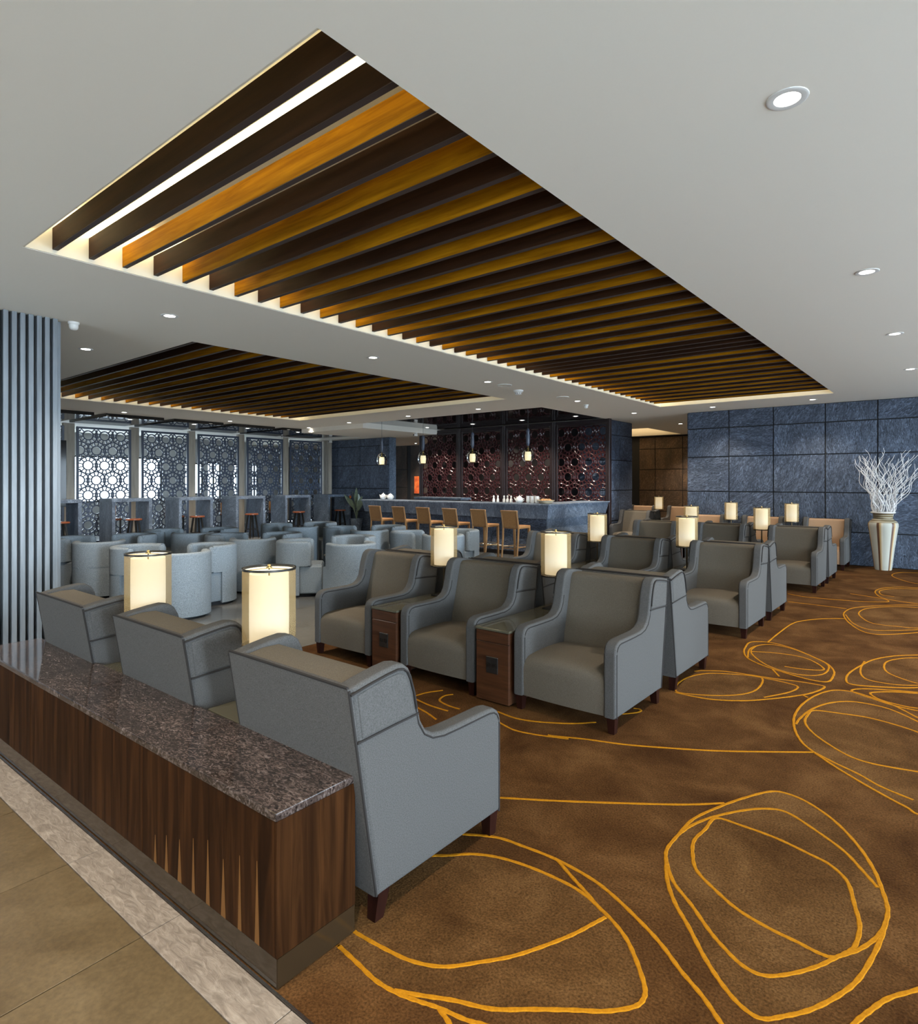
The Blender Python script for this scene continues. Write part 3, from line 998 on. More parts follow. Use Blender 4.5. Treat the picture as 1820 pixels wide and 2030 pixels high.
def make_armchair(inner, label, group):
    root = thing('wing_armchair', label, 'armchair', (0, 0, 0), 0, group)
    outline = [(.0, .105), (.0, .505), (.006, .535), (.022, .562), (.050, .580), (.090, .587), (.300, .587), (.400, .589), (.462, .600), (.508, .628), (.536, .672),
               (.552, .735), (.566, .800), (.584, .856), (.604, .893), (.632, .914), (.668, .921), (.730, .915), (.820, .901), (.903, .885)]
    full = outline[:-1] + [(.893, .886), (.766, .105)]
    for s in (-1, 1):
        xo, xi = s * CW / 2, s * (CW / 2 - .086)
        arm = MB().prism_x(yz(full), min(xo, xi), max(xo, xi), .017, 3).build('arm', M['fabric'], root)
        xw0, xw1 = s * (CW / 2 + .006), s * (CW / 2 - .030)
        wing = [(.574, .712), (.600, .800), (.616, .850), (.634, .876), (.665, .889), (.730, .884), (.868, .860), (.846, .698)]
        MB().prism_x(yz(wing), min(xw0, xw1), max(xw0, xw1), .010, 3).build('wing', M['fabric'], root)
        pp = MB()
        ins = []
        for i, (y, z) in enumerate(outline):
            a = Vector(outline[max(i - 1, 0)])
            b = Vector(outline[min(i + 1, len(outline) - 1)])
            t = (b - a).normalized()
            ins.append((y + t.y * .019, z - t.x * .019))
        for xx in (s * (CW / 2 - .0012), s * (CW / 2 - .0848)):
            pp.tube([(xx, y - YO, z) for y, z in ins[:(None if xx * s > .35 else 12)]], .0046, 5)
        pp.tube([(s * (CW / 2 + .0052), y - YO, z) for y, z in ins[11:]], .0046, 5)
        pp.tube([(s * (CW / 2 + .0008), y - YO, z) for y, z in ((.556, .706), (.70, .700), (.866, .690))], .0052, 5)
        pp.tube([(s * (CW / 2 - .0055), y - YO, z) for y, z in ((.900, .880), (.772, .108))], .0056, 5)
        pp.build('piping', M['piping'], arm)
    hw = CW / 2 - .080
    back = [(.545, .30), (.578, .45), (.640, .700), (.682, .858), (.694, .880), (.716, .892), (.790, .893), (.860, .882), (.885, .866), (.760, .14)]
    MB().prism_x(yz(back), -hw, hw, .010, 2).build('backrest', inner, root)
    bp = [(.905, .886), (.778, .105), (.750, .105), (.868, .886)]
    pan = MB().prism_x(yz(bp), -CW / 2 + .006, CW / 2 - .006, .006, 2).build('back_panel', M['fabric'], root)
    w = MB()
    w.tube([(-CW / 2 + .01, .902 - YO, .889), (0, .903 - YO, .890), (CW / 2 - .01, .902 - YO, .889)], .0056, 5)
    w.build('piping', M['piping'], pan)
    # seat: rounded nose, softly crowned top
    prof = [(.012, .108), (.008, .200), (.008, .300), (.014, .330), (.030, .354), (.055, .369), (.090, .376), (.200, .384), (.350, .386), (.500, .380), (.600, .368), (.640, .20), (.640, .108)]
    m = MB()
    nx = 9
    v, f = [], []
    for i in range(nx):
        u = -1 + 2 * i / (nx - 1)
        for k, (y, z) in enumerate(prof):
            lift = .016 * (1 - u * u) if 2 < k < 11 else 0
            bulge = -.010 * (1 - u * u) if k < 5 else 0
            v.append((u * (CW / 2 - .081), y + bulge - YO, z + lift))
    n = len(prof)
    for i in range(nx - 1):
        for k in range(n):
            l = (k + 1) % n
            f.append((i * n + k, i * n + l, (i + 1) * n + l, (i + 1) * n + k))
    f.append(tuple(range(n - 1, -1, -1)))
    f.append(tuple((nx - 1) * n + k for k in range(n)))
    bm_m = MB().add(v, [tuple(reversed(q)) for q in f], True)
    bm_m.build('seat', inner, root)
    for sx in (-1, 1):
        MB().taper(sx * (CW / 2 - .040), .042 - YO, 0, .112, .021, .029).build('leg', M['leg_wood'], root)
        MB().taper(sx * (CW / 2 - .040), .725 - YO, 0, .112, .021, .029, 0, .020).build('leg', M['leg_wood'], root)
    return root


G = 'wing armchairs in rows'
SIDE = ('right end', 'middle', 'left end')
gp = make_armchair(M['fabric_warm_lit'], 'x', G)
used = [False]


def chair(proto, flag, xr, yfront, face, label):
    """xr: right edge seen from the camera; face -1 looks to the camera (-y), +1 away from it"""
    x = xr - CW / 2
    y = yfront + YO if face < 0 else yfront - YO
    rz = 0 if face < 0 else PI
    if not flag[0]:
        flag[0] = True
        proto.location = (x, y, 0)
        proto.rotation_euler = (0, 0, rz)
        proto['label'] = label
        return proto
    return dup(proto, (x, y, 0), rz, label)


COLS = (-1.676, -2.80, -3.925)
row1 = [(-1.625, 2.300, 'large grey armchair seen from behind at the near end of the granite-topped counter'),
        (-2.755, 2.285, 'grey armchair seen from behind, middle of the three along the granite-topped counter'),
        (-3.855, 2.255, 'grey armchair seen from behind at the far end of the granite-topped counter')]
for xr, yf, lb in row1:
    chair(gp, used, xr, yf, 1, lb)
rows = [(-1, 3.612, 0.0, 'facing us in the first row beyond the counter'),
        (1, 5.46, 0.0, 'turned away behind the first facing row'),
        (-1, 6.69, 0.0, 'facing us in the second row beyond the counter'),
        (1, 8.535, 0.0, 'turned away behind the second facing row'),
        (-1, 10.10, 0.085, 'facing us in the third row beyond the counter'),
        (1, 11.945, 0.085, 'turned away behind the third facing row')]
for face, yf, dx, lb in rows:
    for c, xr in enumerate(COLS):
        chair(gp, used, xr + dx, yf, face, 'grey armchair %s, %s' % (lb, ('on the aisle', 'in the middle', 'farthest from the aisle')[c]))
tp = make_armchair(M['tan'], 'x', 'grey armchairs with painted lamp glow by the stone walls')
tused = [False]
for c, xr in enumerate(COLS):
    chair(tp, tused, xr + .07, 12.98, -1, 'grey armchair with painted lamp glow against the blue slate wall, ' + ('nearest the tall vase', 'between two table lamps', 'farthest from the vase')[c])
for xr, yf, face, lb in ((-5.80, 13.80, -1, 'grey armchair in the opening beside the slate wall end, facing us'),
                         (-5.80, 15.65, 1, 'grey armchair turned away in the opening beside the slate wall end'),
                         (-6.98, 17.10, -1, 'grey armchair with painted lamp glow in the room behind, left of the small lamp'),
                         (-5.83, 17.10, -1, 'grey armchair with painted lamp glow in the room behind, right of the small lamp')):
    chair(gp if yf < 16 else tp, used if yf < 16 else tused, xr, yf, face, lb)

# ------------------------------------------------------------------ side tables and lamps
def side_table(x, y0, y1, label, front, width=.29):
    d = y1 - y0
    r = thing('side_table', label, 'side table', (x, (y0 + y1) / 2, 0), 0 if front < 0 else PI, 'side tables between the armchairs')
    b = MB().cbox(-width / 2, width / 2, -d / 2 + .012, d / 2 - .012, .012, .520, .002).build('carcass', M['table_wood'], r)
    MB().box(-width / 2 + .02, width / 2 - .02, -d / 2 + .03, d / 2 - .03, 0, .014).build('plinth', M['joint'], r)
    MB().cbox(-width / 2 + .001, width / 2 - .001, -d / 2, -d / 2 + .014, .440, .518, .002).build('drawer_front', M['table_wood'], b)
    MB().cbox(-width / 2 + .001, width / 2 - .001, -d / 2, -d / 2 + .014, .012, .436, .002).build('front_panel', M['table_wood'], b)
    MB().cbox(-width / 2 - .006, width / 2 + .006, -d / 2 - .004, d / 2 + .004, .521, .540, .003).build('glass_top', M['sheen_glass'], r)
    s = MB().cbox(-.052, .052, -d / 2 - .006, -d / 2 + .002, .215, .335, .003).build('socket_plate', M['outlet'], r)
    for k in (-1, 1):
        q = MB().lathe([(.015, 0), (.017, .003), (.0, .003)], 14, caps=False).build('socket', M['dark_metal'], s, (k * .024, -d / 2 - .005, .275))
        q.rotation_euler = (PI / 2, 0, 0)
    return r


lamp0 = [None]


def table_lamp(x, y, z, label):
    if lamp0[0] is not None:
        return dup(lamp0[0], (x, y, z), 0, label)
    r = thing('table_lamp', label, 'lamp', (x, y, z), 0, 'table lamps with drum shades')
    MB().cbox(-.085, .085, -.085, .085, 0, .012, .003).build('base_plate', M['dark_metal'], r)
    MB().lathe([(.010, .012), (.010, .30), (.016, .30), (.016, .33), (.004, .33), (.004, .655), (.0, .655)], 12).build('stem', M['bronze'], r)
    s = MB().lathe([(.0915, .292), (.0925, .40), (.0925, .52), (.0915, .622)], 40, caps=False).build('lamp_shade', M['shade'], r)
    s['label'] = 'glowing cream inner shade'
    MB().lathe([(.0, .638), (.119, .638)], 40, caps=False).build('diffuser', M['diffuser'], s)
    o = MB().lathe([(.124, .280), (.124, .645)], 48, caps=False).build('outer_shade', M['sheer'], r)
    o['label'] = 'sheer outer shade'
    for z0 in (.280, .645):
        MB().lathe([(.1215, z0 - .005), (.1265, z0 - .005), (.1265, z0 + .005), (.1215, z0 + .005), (.1215, z0 - .005)], 48, caps=False).build('ring', M['dark_metal'], o)
    sp = MB()
    for k in range(3):
        a = 2 * PI * k / 3 + .4
        sp.tube([(0, 0, .645), (.122 * math.cos(a), .122 * math.sin(a), .645)], .0022, 5)
    sp.build('spider', M['brass'], r)
    MB().lathe([(.0, .646), (.014, .647), (.014, .651), (.005, .654), (.008, .660), (.008, .664), (.0, .668)], 14).build('finial', M['brass'], r)
    lamp0[0] = r
    return r


T = .540
for i, (x, y0, y1) in enumerate(((-2.578, 1.49, 2.26), (-3.70, 1.46, 2.22))):
    side_table(x, y0, y1, ('wooden side table behind the counter, between the two nearest rear-view armchairs',
                           'wooden side table behind the granite counter, between the two farther rear-view armchairs')[i], 1)
table_lamp(-2.585, 1.72, T, 'glowing drum lamp nearest the camera, behind the two rear-view armchairs')
table_lamp(-3.665, 1.63, T, 'glowing drum lamp second from the battened wall side, behind the far rear-view armchair')
for gi, (y0, y1, dx, row) in enumerate(((3.60, 5.38, 0, 'first'), (6.68, 8.45, 0, 'second'), (10.09, 11.86, .085, 'third'))):
    for c in range(2):
        x = COLS[c] - CW - .1745 + dx
        side_table(x, y0, y1, 'wooden side table with glass top in the %s facing row, %s' % (row, ('nearer the aisle', 'away from the aisle')[c]), -1)
for x, y, lb in ((-2.622, 4.50, 'glowing drum lamp between the two right chairs of the first facing row'),
                 (-3.745, 4.37, 'glowing drum lamp between the two left chairs of the first facing row'),
                 (-2.56, 7.50, 'glowing drum lamp between the two right chairs of the second facing row'),
                 (-3.70, 7.42, 'glowing drum lamp before the slate end of the bar, second facing row'),
                 (-2.52, 10.95, 'glowing drum lamp between the two right chairs of the third facing row'),
                 (-3.66, 10.95, 'drum lamp half hidden behind another lamp, third facing row')):
    table_lamp(x, y, T, lb)
for x, lb, lb2 in ((-2.555, 'glowing drum lamp against the blue slate wall, nearer the vase', 'side table against the blue slate wall, nearer the vase'),
                   (-3.68, 'glowing drum lamp against the blue slate wall, farther from the vase', 'side table against the blue slate wall, farther from the vase')):
    side_table(x, 13.0, 13.75, lb2, -1)
    table_lamp(x, 13.45, T, lb)
side_table(-6.79, 17.1, 17.9, 'side table in the room behind, under the smallest lamp', -1, .26)
table_lamp(-6.72, 17.35, T, 'smallest-looking drum lamp, in the room behind the slate wall')

# ------------------------------------------------------------------ granite-topped low counter in front
pr = thing('low_counter', 'long low walnut counter with a polished brown granite top in the foreground', 'counter', (-3.2, 1.257, 0), math.radians(.9))
X0, X1, D0, D1 = -1.56, 1.530, -.142, .180
MB().box(X0 + .004, X1 - .004, D0 + .004, D1 - .004, .02, .531).build('carcass', M['dark_wall'], pr)
cuts = [-1.56, -.91, -.66, -.02, .63, 1.530]
for i in range(len(cuts) - 1):
    MB().cbox(cuts[i] + .001, cuts[i + 1] - .001, D0 - .006, D0 + .006, .100, .532, .0012).build('veneer_panel', M['walnut'], pr)
MB().cbox(X1 - .006, X1 + .006, D0 - .006, D1, .100, .532, .0012).build('end_panel', M['walnut'], pr)
k1 = MB().box(X0, X1 + .002, D0 - .004, D0 + .006, .004, .098)
k1.build('kickboard', M['walnut_kick'], pr)
MB().box(X1 - .006, X1 + .004, D0 - .002, D1 - .002, .004, .098).build('kickboard', M['walnut_kick'], pr)
MB().box(X0, X1, D1 - .008, D1, .004, .532).build('rear_panel', M['walnut'], pr)
MB().rbox(X0, X1 + .008, D0 - .011, D1 + .004, .532, .561, .006, 2).build('granite_top', M['granite'], pr)
# pale sapwood darts in the veneer
for k, x in enumerate((.74, .83, .93, 1.03, 1.13, 1.23, 1.33, 1.43)):
    h = (.11, .14, .16, .20, .23, .20, .25, .27)[k]
    wd = .011 + .002 * (k % 3)
    m = MB().add([(x - wd, D0 - .0066, .101), (x + wd, D0 - .0066, .101), (x + .002, D0 - .0066, .101 + h), (x - .002, D0 - .0066, .101 + h)], [(0, 1, 2, 3)])
    m.build('sapwood_inlay', M['sap'], pr)

# ------------------------------------------------------------------ tub chairs and their tables
def u_path(r, ang, straight, n=22):
    pts = []
    c, s = math.cos(ang), math.sin(ang)
    a0, a1 = PI / 2 - ang, PI / 2 + ang
    for i in range(n + 1):
        a = a0 + (a1 - a0) * i / n
        pts.append((Vector((r * math.cos(a), r * math.sin(a))), Vector((math.cos(a), math.sin(a)))))
    if straight:
        f, l = pts[0], pts[-1]
        d0 = Vector((f[1].y, -f[1].x))
        d1 = Vector((-l[1].y, l[1].x))
        pts = [(f[0] + d0 * straight, f[1])] + pts + [(l[0] + d1 * straight, l[1])]
    return pts


def sweep(path, prof, close_ends=True):
    """prof: (offset outward, z) loop"""
    v, f = [], []
    n = len(prof)
    for p, nrm in path:
        for o, z in prof:
            q = p + nrm * o
            v.append((q.x, q.y, z))
    for i in range(len(path) - 1):
        for k in range(n):
            l = (k + 1) % n
            f.append((i * n + k, i * n + l, (i + 1) * n + l, (i + 1) * n + k))
    f.append(tuple(range(n - 1, -1, -1)))
    f.append(tuple((len(path) - 1) * n + k for k in range(n)))
    return v, [tuple(reversed(q)) for q in f]


def make_tub(label):
    r = thing('tub_chair', label, 'tub chair', (0, 0, 0), 0, 'blue-grey tub chairs')
    # opening looks to local -y
    up = [(.0, .432), (-.092, .432), (-.100, .45), (-.100, .735), (-.090, .760), (-.068, .773), (-.030, .775), (-.010, .766), (.0, .745)]
    pth = u_path(.335, math.radians(93), .115)
    v, f = sweep(pth, up)
    a = MB().add(v, f, True)
    for e in (0, -1):            # rounded arm ends
        p, nrm = pth[e]
        t = Vector((nrm.y, -nrm.x)) if e == 0 else Vector((-nrm.y, nrm.x))
        q = p - nrm * .05
        a.tube([(q.x, q.y, .440), (q.x, q.y, .60), (q.x, q.y, .727), (q.x, q.y, .760)], [.049, .050, .049, .030], 14)
    a.build('back_band', M['tub'], r)
    lo = [(.0, .03), (-.07, .03), (-.07, .436), (.0, .436)]
    v, f = sweep(u_path(.332, math.radians(93), .0), lo)
    MB().add(v, f, True).build('shell', M['tub'], r)
    s = MB().rbox(-.300, .300, -.325, .10, .045, .428, .022, 3).build('seat', M['tub'], r)
    MB().rbox(-.245, .245, -.315, .24, .40, .446, .020, 3).build('cushion', M['tub'], s)
    MB().lathe([(.27, 0), (.27, .035)], 24).build('base', M['joint'], r)
    return r


tub = make_tub('x')
tfirst = [True]
GROUPS = [('the group beside the battened wall', ((-10.42, 3.51), (-9.46, 3.53), (-10.20, 4.32))),
          ('the group behind the left lamp', ((-8.33, 3.58), (-7.26, 3.62), (-7.79, 4.28))),
          ('the group before the second slate table', ((-10.80, 5.09), (-9.86, 5.11), (-10.41, 5.89))),
          ('the group left of the nearest lamp', ((-9.10, 5.28), (-8.16, 5.15), (-8.62, 5.97))),
          ('the group beside the leftmost facing armchair', ((-7.35, 5.40), (-6.47, 5.61), (-7.24, 6.32))),
          ('the group before the fourth slate table', ((-10.55, 7.23), (-9.64, 7.10), (-10.29, 8.07))),
          ('the group before the left bar stools', ((-8.95, 7.50), (-8.00, 7.34), (-8.46, 8.24))),
          ('the group before the middle bar stools', ((-7.22, 7.54), (-6.35, 7.40), (-6.77, 8.34)))]
tab = None
for gl, spots in GROUPS:
    gx = sum(s[0] for s in spots) / 3
    gy = sum(s[1] for s in spots) / 3
    for (x, y), who in zip(spots, ('looking right', 'showing its rounded back', 'opening towards us')):
        rz = math.atan2(gy - y, gx - x) + PI / 2
        lb = 'blue-grey tub chair %s in %s' % (who, gl)
        if tfirst[0]:
            tfirst[0] = False
            tub.location, tub.rotation_euler = (x, y, 0), (0, 0, rz)
            tub['label'] = lb
        else:
            dup(tub, (x, y, 0), rz, lb)
    lb = 'small dark round table in ' + gl.replace('the group', 'the tub chair group')
    if tab is None:
        tab = thing('round_table', lb, 'table', (gx, gy, 0), 0, 'small round tables among the tub chairs')
        MB().lathe([(.10, 0), (.10, .012), (.03, .022), (.022, .04), (.022, .53)], 24).build('pedestal', M['dark_metal'], tab)
        MB().lathe([(.0, .53), (.155, .53), (.165, .540), (.165, .552), (.158, .558), (.0, .558)], 32).build('table_top', M['sheen_glass'], tab)
    else:
        dup(tab, (gx, gy, 0), 0, lb)

# ------------------------------------------------------------------ slate high tables with their stools
kio = None
stool = None
bstool = None
ORD = ('half hidden by the battened wall', 'second from the battened wall', 'third from the battened wall', 'fourth from the battened wall', 'fifth from the battened wall', 'beside the bar')
for k in range(6):
    yc = 5.02 + 1.632 * k if k else 5.05
    hh = 1.215 - .012 * k
    lb = 'slate high table shaped like an upturned U, ' + ORD[k]
    if kio is None:
        kio = thing('high_table', lb, 'high table', (-16.18, yc, 0), 0, 'slate high tables before the charcoal screens')
        MB().cbox(-.38, .38, -.475, .475, 1.12, 1.20, .004).build('table_top', M['slate_bar'], kio)
        for s in (-1, 1):
            MB().cbox(-.38, .38, s * .475 - (.08 if s > 0 else 0), s * .475 + (0 if s > 0 else .08), 0, 1.12, .004).build('leg', M['slate_bar'], kio)
    else:
        dup(kio, (-16.18, yc, 0), 0, lb)
    lb = 'round wooden stool under the slate high table ' + ORD[k]
    if stool is None:
        stool = thing('round_stool', lb, 'stool', (-15.85, yc + .05, 0), 0, 'round wooden stools')
        MB().lathe([(.0, .655), (.175, .655), (.190, .665), (.190, .690), (.178, .700), (.0, .704)], 28).build('seat', M['red_wood'], stool)
        for q in range(4):
            a = PI / 4 + q * PI / 2
            MB().taper(.10 * math.cos(a), .10 * math.sin(a), 0, .657, .017, .020, .10 * math.cos(a), .10 * math.sin(a)).build('leg', M['dark_metal'], stool)
        MB().tube([(.165 * math.cos(t), .165 * math.sin(t), .25) for t in [2 * PI * i / 16 for i in range(16)]], .008, 6, True).build('foot_ring', M['dark_metal'], stool)
    else:
        dup(stool, (-15.85, yc + .05, 0), 0, lb)
    if k in (1, 2, 3, 4):
        lb = 'tan-backed stool beyond the slate high table ' + ORD[k]
        if bstool is None:
            bstool = thing('high_stool', lb, 'stool', (-16.72, yc - .14, 0), 0, 'tan-backed stools beyond the high tables')
            MB().rbox(-.19, .19, -.19, .19, .63, .69, .015, 2).build('seat', M['red_wood'], bstool)
            MB().rbox(-.19, -.15, -.18, .18, .70, 1.0, .012, 2).build('backrest', M['cane'], bstool)
            for sx in (-1, 1):
                for sy in (-1, 1):
                    MB().taper(sx * .16, sy * .16, 0, .64, .015, .018).build('leg', M['dark_metal'], bstool)
        else:
            dup(bstool, (-16.72, yc - .14, 0), 0, lb)
tv = thing('wall_display', 'thin black display panel seen edge-on beside the battened wall', 'display', (-16.9, 5.10, 0))
MB().rbox(-.025, .025, -.46, .46, 1.00, 2.62, .006, 2).build('housing', M['screen_tv'], tv)
MB().box(-.15, -.02, -.2, .2, 1.3, 2.3).build('bracket', M['dark_metal'], tv)
MB().box(-.08, -.04, -.03, .03, 0, 1.3).build('post', M['dark_metal'], tv)

# ------------------------------------------------------------------ bar
bar = thing('bar_counter', 'long blue slate bar counter with an overhanging upper block', 'bar counter', (-9.5, 11.6, 0))


def bx2(m, x0, x1, y0, y1, z0, z1, i):
    """block whose underside is drawn in by i on the outer sides"""
    v = [(x0 + i, y0 + i, z0), (x1 - i, y0 + i, z0), (x1 - i, y1, z0), (x0 + i, y1, z0), (x0, y0, z1), (x1, y0, z1), (x1, y1, z1), (x0, y1, z1)]
    return m.add(v, [(0, 3, 2, 1), (4, 5, 6, 7), (0, 1, 5, 4), (1, 2, 6, 5), (2, 3, 7, 6), (3, 0, 4, 7)])


m = MB()
bx2(m, -2.85, 2.88, -.55, .12, .825, 1.110, .055)
m.build('upper_block', M['slate_bar'], bar)
m = MB()
v = [(2.25, .12, .825), (2.825, .12, .825), (2.825, 2.22, .825), (2.25, 2.22, .825), (2.2, .12, 1.11), (2.88, .12, 1.11), (2.88, 2.28, 1.11), (2.2, 2.28, 1.11)]
m.add(v, [(0, 3, 2, 1), (4, 5, 6, 7), (0, 1, 5, 4), (1, 2, 6, 5), (2, 3, 7, 6), (3, 0, 4, 7)])
m.build('return_block', M['slate_bar'], bar)
MB().cbox(-2.87, 2.90, -.57, .14, 1.110, 1.140, .004).build('counter_top', M['slate_bar'], bar)
MB().cbox(2.18, 2.90, .14, 2.30, 1.110, 1.140, .004).build('counter_top', M['slate_bar'], bar)
cu = [-2.6, -1.3, 0.0, 1.3, 2.72]
for i in range(4):
    MB().cbox(cu[i] + .003, cu[i + 1] - .003, -.36, -.30, .09, .83, .003).build('front_panel', M['slate_blue'], bar)
cu = [-.36, .6, 1.45, 2.20]
for i in range(3):
    MB().cbox(2.68, 2.735, cu[i] + .003, cu[i + 1] - .003, .09, .83, .003).build('front_panel', M['slate_bar'], bar)  # return side: window light put into a paler slate colour
MB().box(-2.6, 2.68, -.30, .05, 0, .83).build('carcass', M['dark_wall'], bar)
MB().box(2.3, 2.68, .05, 2.20, 0, .83).build('carcass', M['dark_wall'], bar)
fr = MB().tube([(-2.4, -.47, .20), (2.5, -.47, .20)], .020, 10)
for x in (-2.3, -1.2, 0, 1.2, 2.4):
    fr.tube([(x, -.47, .20), (x, -.33, .20)], .012, 6)
fr.build('foot_rail', M['steel'], bar)

bc = thing('back_counter', 'pale slate shelf standing behind the left part of the bar', 'counter', (-11.0, 12.75, 0))
MB().cbox(-.85, .85, -.22, .22, 1.13, 1.19, .004).build('counter_top', M['slate_bar'], bc)
MB().box(-.80, .80, -.18, .18, 0, 1.13).build('carcass', M['dark_wall'], bc)

# bar stools
bs = None
BX = (-11.02, -10.22, -9.44, -8.65, -7.86, -7.07)
BL = ('leftmost, beside the high tables', 'second from the left end', 'third from the left end', 'third from the right end, behind a lamp', 'second from the right end', 'rightmost, nearest the bar corner')
for x, lb in zip(BX, BL):
    lb = 'honey oak bar stool with cane back, ' + lb
    if bs is None:
        bs = thing('bar_stool', lb, 'bar stool', (x, 10.55, 0), 0, 'honey oak bar stools at the bar')
        # the back looks to the camera (-y)
        for s in (-1, 1):
            MB().tube([(s * .185, -.275, 0), (s * .185, -.225, .45), (s * .185, -.215, .68), (s * .185, -.285, 1.02)], [.018, .021, .022, .017], 6).build('rear_leg', M['stool_wood'], bs)
            MB().taper(s * .180, .185, 0, .66, .015, .021, 0, .02).build('front_leg', M['stool_wood'], bs)
            MB().tube([(s * .185, -.225, .28), (s * .180, .20, .28)], .010, 6).build('side_rail', M['stool_wood'], bs)
        MB().rbox(-.205, .205, -.225, .215, .655, .715, .018, 3).build('seat', M['cane'], bs)
        b = MB()
        b.add([(sx * .17, y + o, z) for sx in (-1, 1) for (y, z) in ((-.218, .70), (-.280, .99)) for o in (-.011, .011)],
              [(0, 4, 6, 2), (1, 3, 7, 5), (0, 1, 5, 4), (2, 6, 7, 3), (0, 2, 3, 1), (4, 5, 7, 6)])
        b.build('backrest', M['cane'], bs)
        MB().cbox(-.205, .205, -.300, -.268, .985, 1.03, .006).build('top_rail', M['stool_wood'], bs)
        MB().cbox(-.17, .17, -.238, -.208, .68, .715, .004).build('lower_rail', M['stool_wood'], bs)
        MB().tube([(-.180, .20, .30), (.180, .20, .30)], .011, 8).build('foot_rest', M['steel'], bs)
        MB().tube([(-.185, -.232, .25), (.185, -.232, .25)], .011, 6).build('rear_rail', M['stool_wood'], bs)
    else:
        dup(bs, (x, 10.55, 0), 0, lb)

# pendant lanterns over the bar
pd = None
for x, lb in ((-12.16, 'before the blue slate wall'), (-10.64, 'at the edge of the leftmost oxblood screen'), (-9.04, 'before the second oxblood screen'), (-7.47, 'before the third oxblood screen, nearest the corner')):
    lb = 'pendant lantern in clear glass, ' + lb
    if pd is None:
        pd = thing('pendant_lantern', lb, 'pendant lamp', (x, 11.6, 2.08), 0, 'pendant lanterns over the bar')
        MB().lathe([(.062, 0), (.070, .05), (.074, .12), (.064, .20)], 24).build('lantern', M['lantern'], pd)
        MB().lathe([(.072, -.006), (.076, .0), (.066, .006)], 24).build('lower_rim', M['brass'], pd)
        MB().lathe([(.064, .200), (.045, .215), (.020, .235), (.014, .262), (.040, .285), (.048, .292), (.014, .300), (.010, .33)], 20).build('cap', M['brass'], pd)
        MB().lathe([(.052, .30), (.10, .265), (.135, .19), (.145, .11), (.130, .03), (.095, -.02)], 28, caps=False).build('glass_globe', M['glass'], pd)
        MB().lathe([(.022, .33), (.042, .40), (.046, .55), (.034, .62), (.048, .66), (.030, .70), (.006, .72)], 14).build('tassel', M['screen_dark'], pd)
        MB().tube([(0, 0, .72), (0, 0, 1.105)], .004, 5).build('cord', M['dark_metal'], pd)
    else:
        dup(pd, (x, 11.6, 2.08), 0, lb)

# things on the bar
BT = 1.14


def teapot(x, y, label):
    r = thing('teapot', label, 'teapot', (x, y, BT))
    MB().lathe([(.05, 0), (.075, .02), (.088, .06), (.080, .10), (.055, .125), (.05, .13)], 24).build('body', M['porcelain'], r)
    MB().lathe([(.052, .128), (.04, .145), (.012, .152), (.016, .165), (.0, .172)], 18).build('lid', M['porcelain'], r)
    MB().tube([(-.08, 0, .05), (-.115, 0, .08), (-.135, 0, .125)], [.018, .013, .009], 8).build('spout', M['porcelain'], r)
    MB().tube([(.078, 0, .09), (.12, 0, .10), (.128, 0, .06), (.085, 0, .035)], .008, 6).build('handle', M['porcelain'], r)
    return r


teapot(-12.05, 11.55, 'white teapot at the left end of the bar, on the left')
teapot(-11.78, 11.55, 'white teapot at the left end of the bar, on the right')
teapot(-7.60, 11.45, 'white teapot among the crockery right of the bar middle')
cup = None
for x, lb in ((-8.34, 'tall white cruet leftmost among the crockery on the bar'), (-8.24, 'tall white cruet beside the leftmost one on the bar'),
              (-8.07, 'white bottle-shaped cruet in the middle of the crockery'), (-7.97, 'white cruet next to the bottle-shaped one'), (-7.85, 'short white cruet left of the single teapot')):
    if cup is None:
        cup = thing('cruet', lb, 'cruet', (x, 11.5, BT), 0, 'white cruets on the bar')
        MB().lathe([(.026, 0), (.034, .02), (.030, .07), (.016, .095), (.016, .12)], 16).build('body', M['porcelain'], cup)
        MB().lathe([(.018, .12), (.022, .135), (.014, .155), (.0, .16)], 14).build('stopper', M['porcelain'], cup)
    else:
        dup(cup, (x, 11.5 + random.uniform(-.04, .04), BT), 0, lb)
stk = None
for x in (-7.40, -7.29, -7.18):
    for k in range(4):
        if stk is None:
            stk = thing('cup', 'white cup lowest in the left stack beside the teapot on the bar', 'cup', (x, 11.5, BT), 0, 'stacked white cups on the bar')
            MB().lathe([(.025, 0), (.040, .02), (.047, .06), (.044, .06), (.036, .02), (.0, .008)], 18, caps=False).build('body', M['porcelain'], stk)
            MB().tube([(.044, 0, .045), (.066, 0, .045), (.064, 0, .022), (.040, 0, .018)], .005, 6).build('handle', M['porcelain'], stk)
        else:
            dup(stk, (x, 11.5, BT + .032 * k), k * .4, 'white cup %s in the %s stack on the bar' % (('lowest', 'second from below', 'third from below', 'topmost')[k], {-7.40: 'left', -7.29: 'middle', -7.18: 'right'}[x]))
bw = thing('bread_bowl', 'pale shallow bowl with bread at the right end of the bar', 'bowl', (-6.90, 11.42, BT))
MB().lathe([(.08, 0), (.12, .015), (.19, .070), (.185, .072), (.115, .022), (.0, .015)], 28, caps=False).build('bowl', M['basket'], bw)
brd = None
for k in range(6):
    a = k * 1.05
    if brd is None:
        brd = MB().lathe([(.0, -.032), (.03, -.026), (.05, 0), (.03, .026), (.0, .032)], 14).build('bread_roll', M['bread'])
        tag(brd, 'brown bread roll in the middle of the pale bowl', 'bread roll', 'bread rolls in the bowl')
        brd.location = (-6.90, 11.42, BT + .075)
    else:
        o = brd.copy()
        o['label'] = 'brown bread roll in the pale bowl, ' + ('', 'at its back right', 'at its back', 'at its left', 'at its front left', 'at its front right')[k]
        COL.objects.link(o)
        o.location = (-6.90 + .088 * math.cos(a), 11.42 + .088 * math.sin(a), BT + .072)
        o.rotation_euler = (.3 * math.cos(a), .3, a)
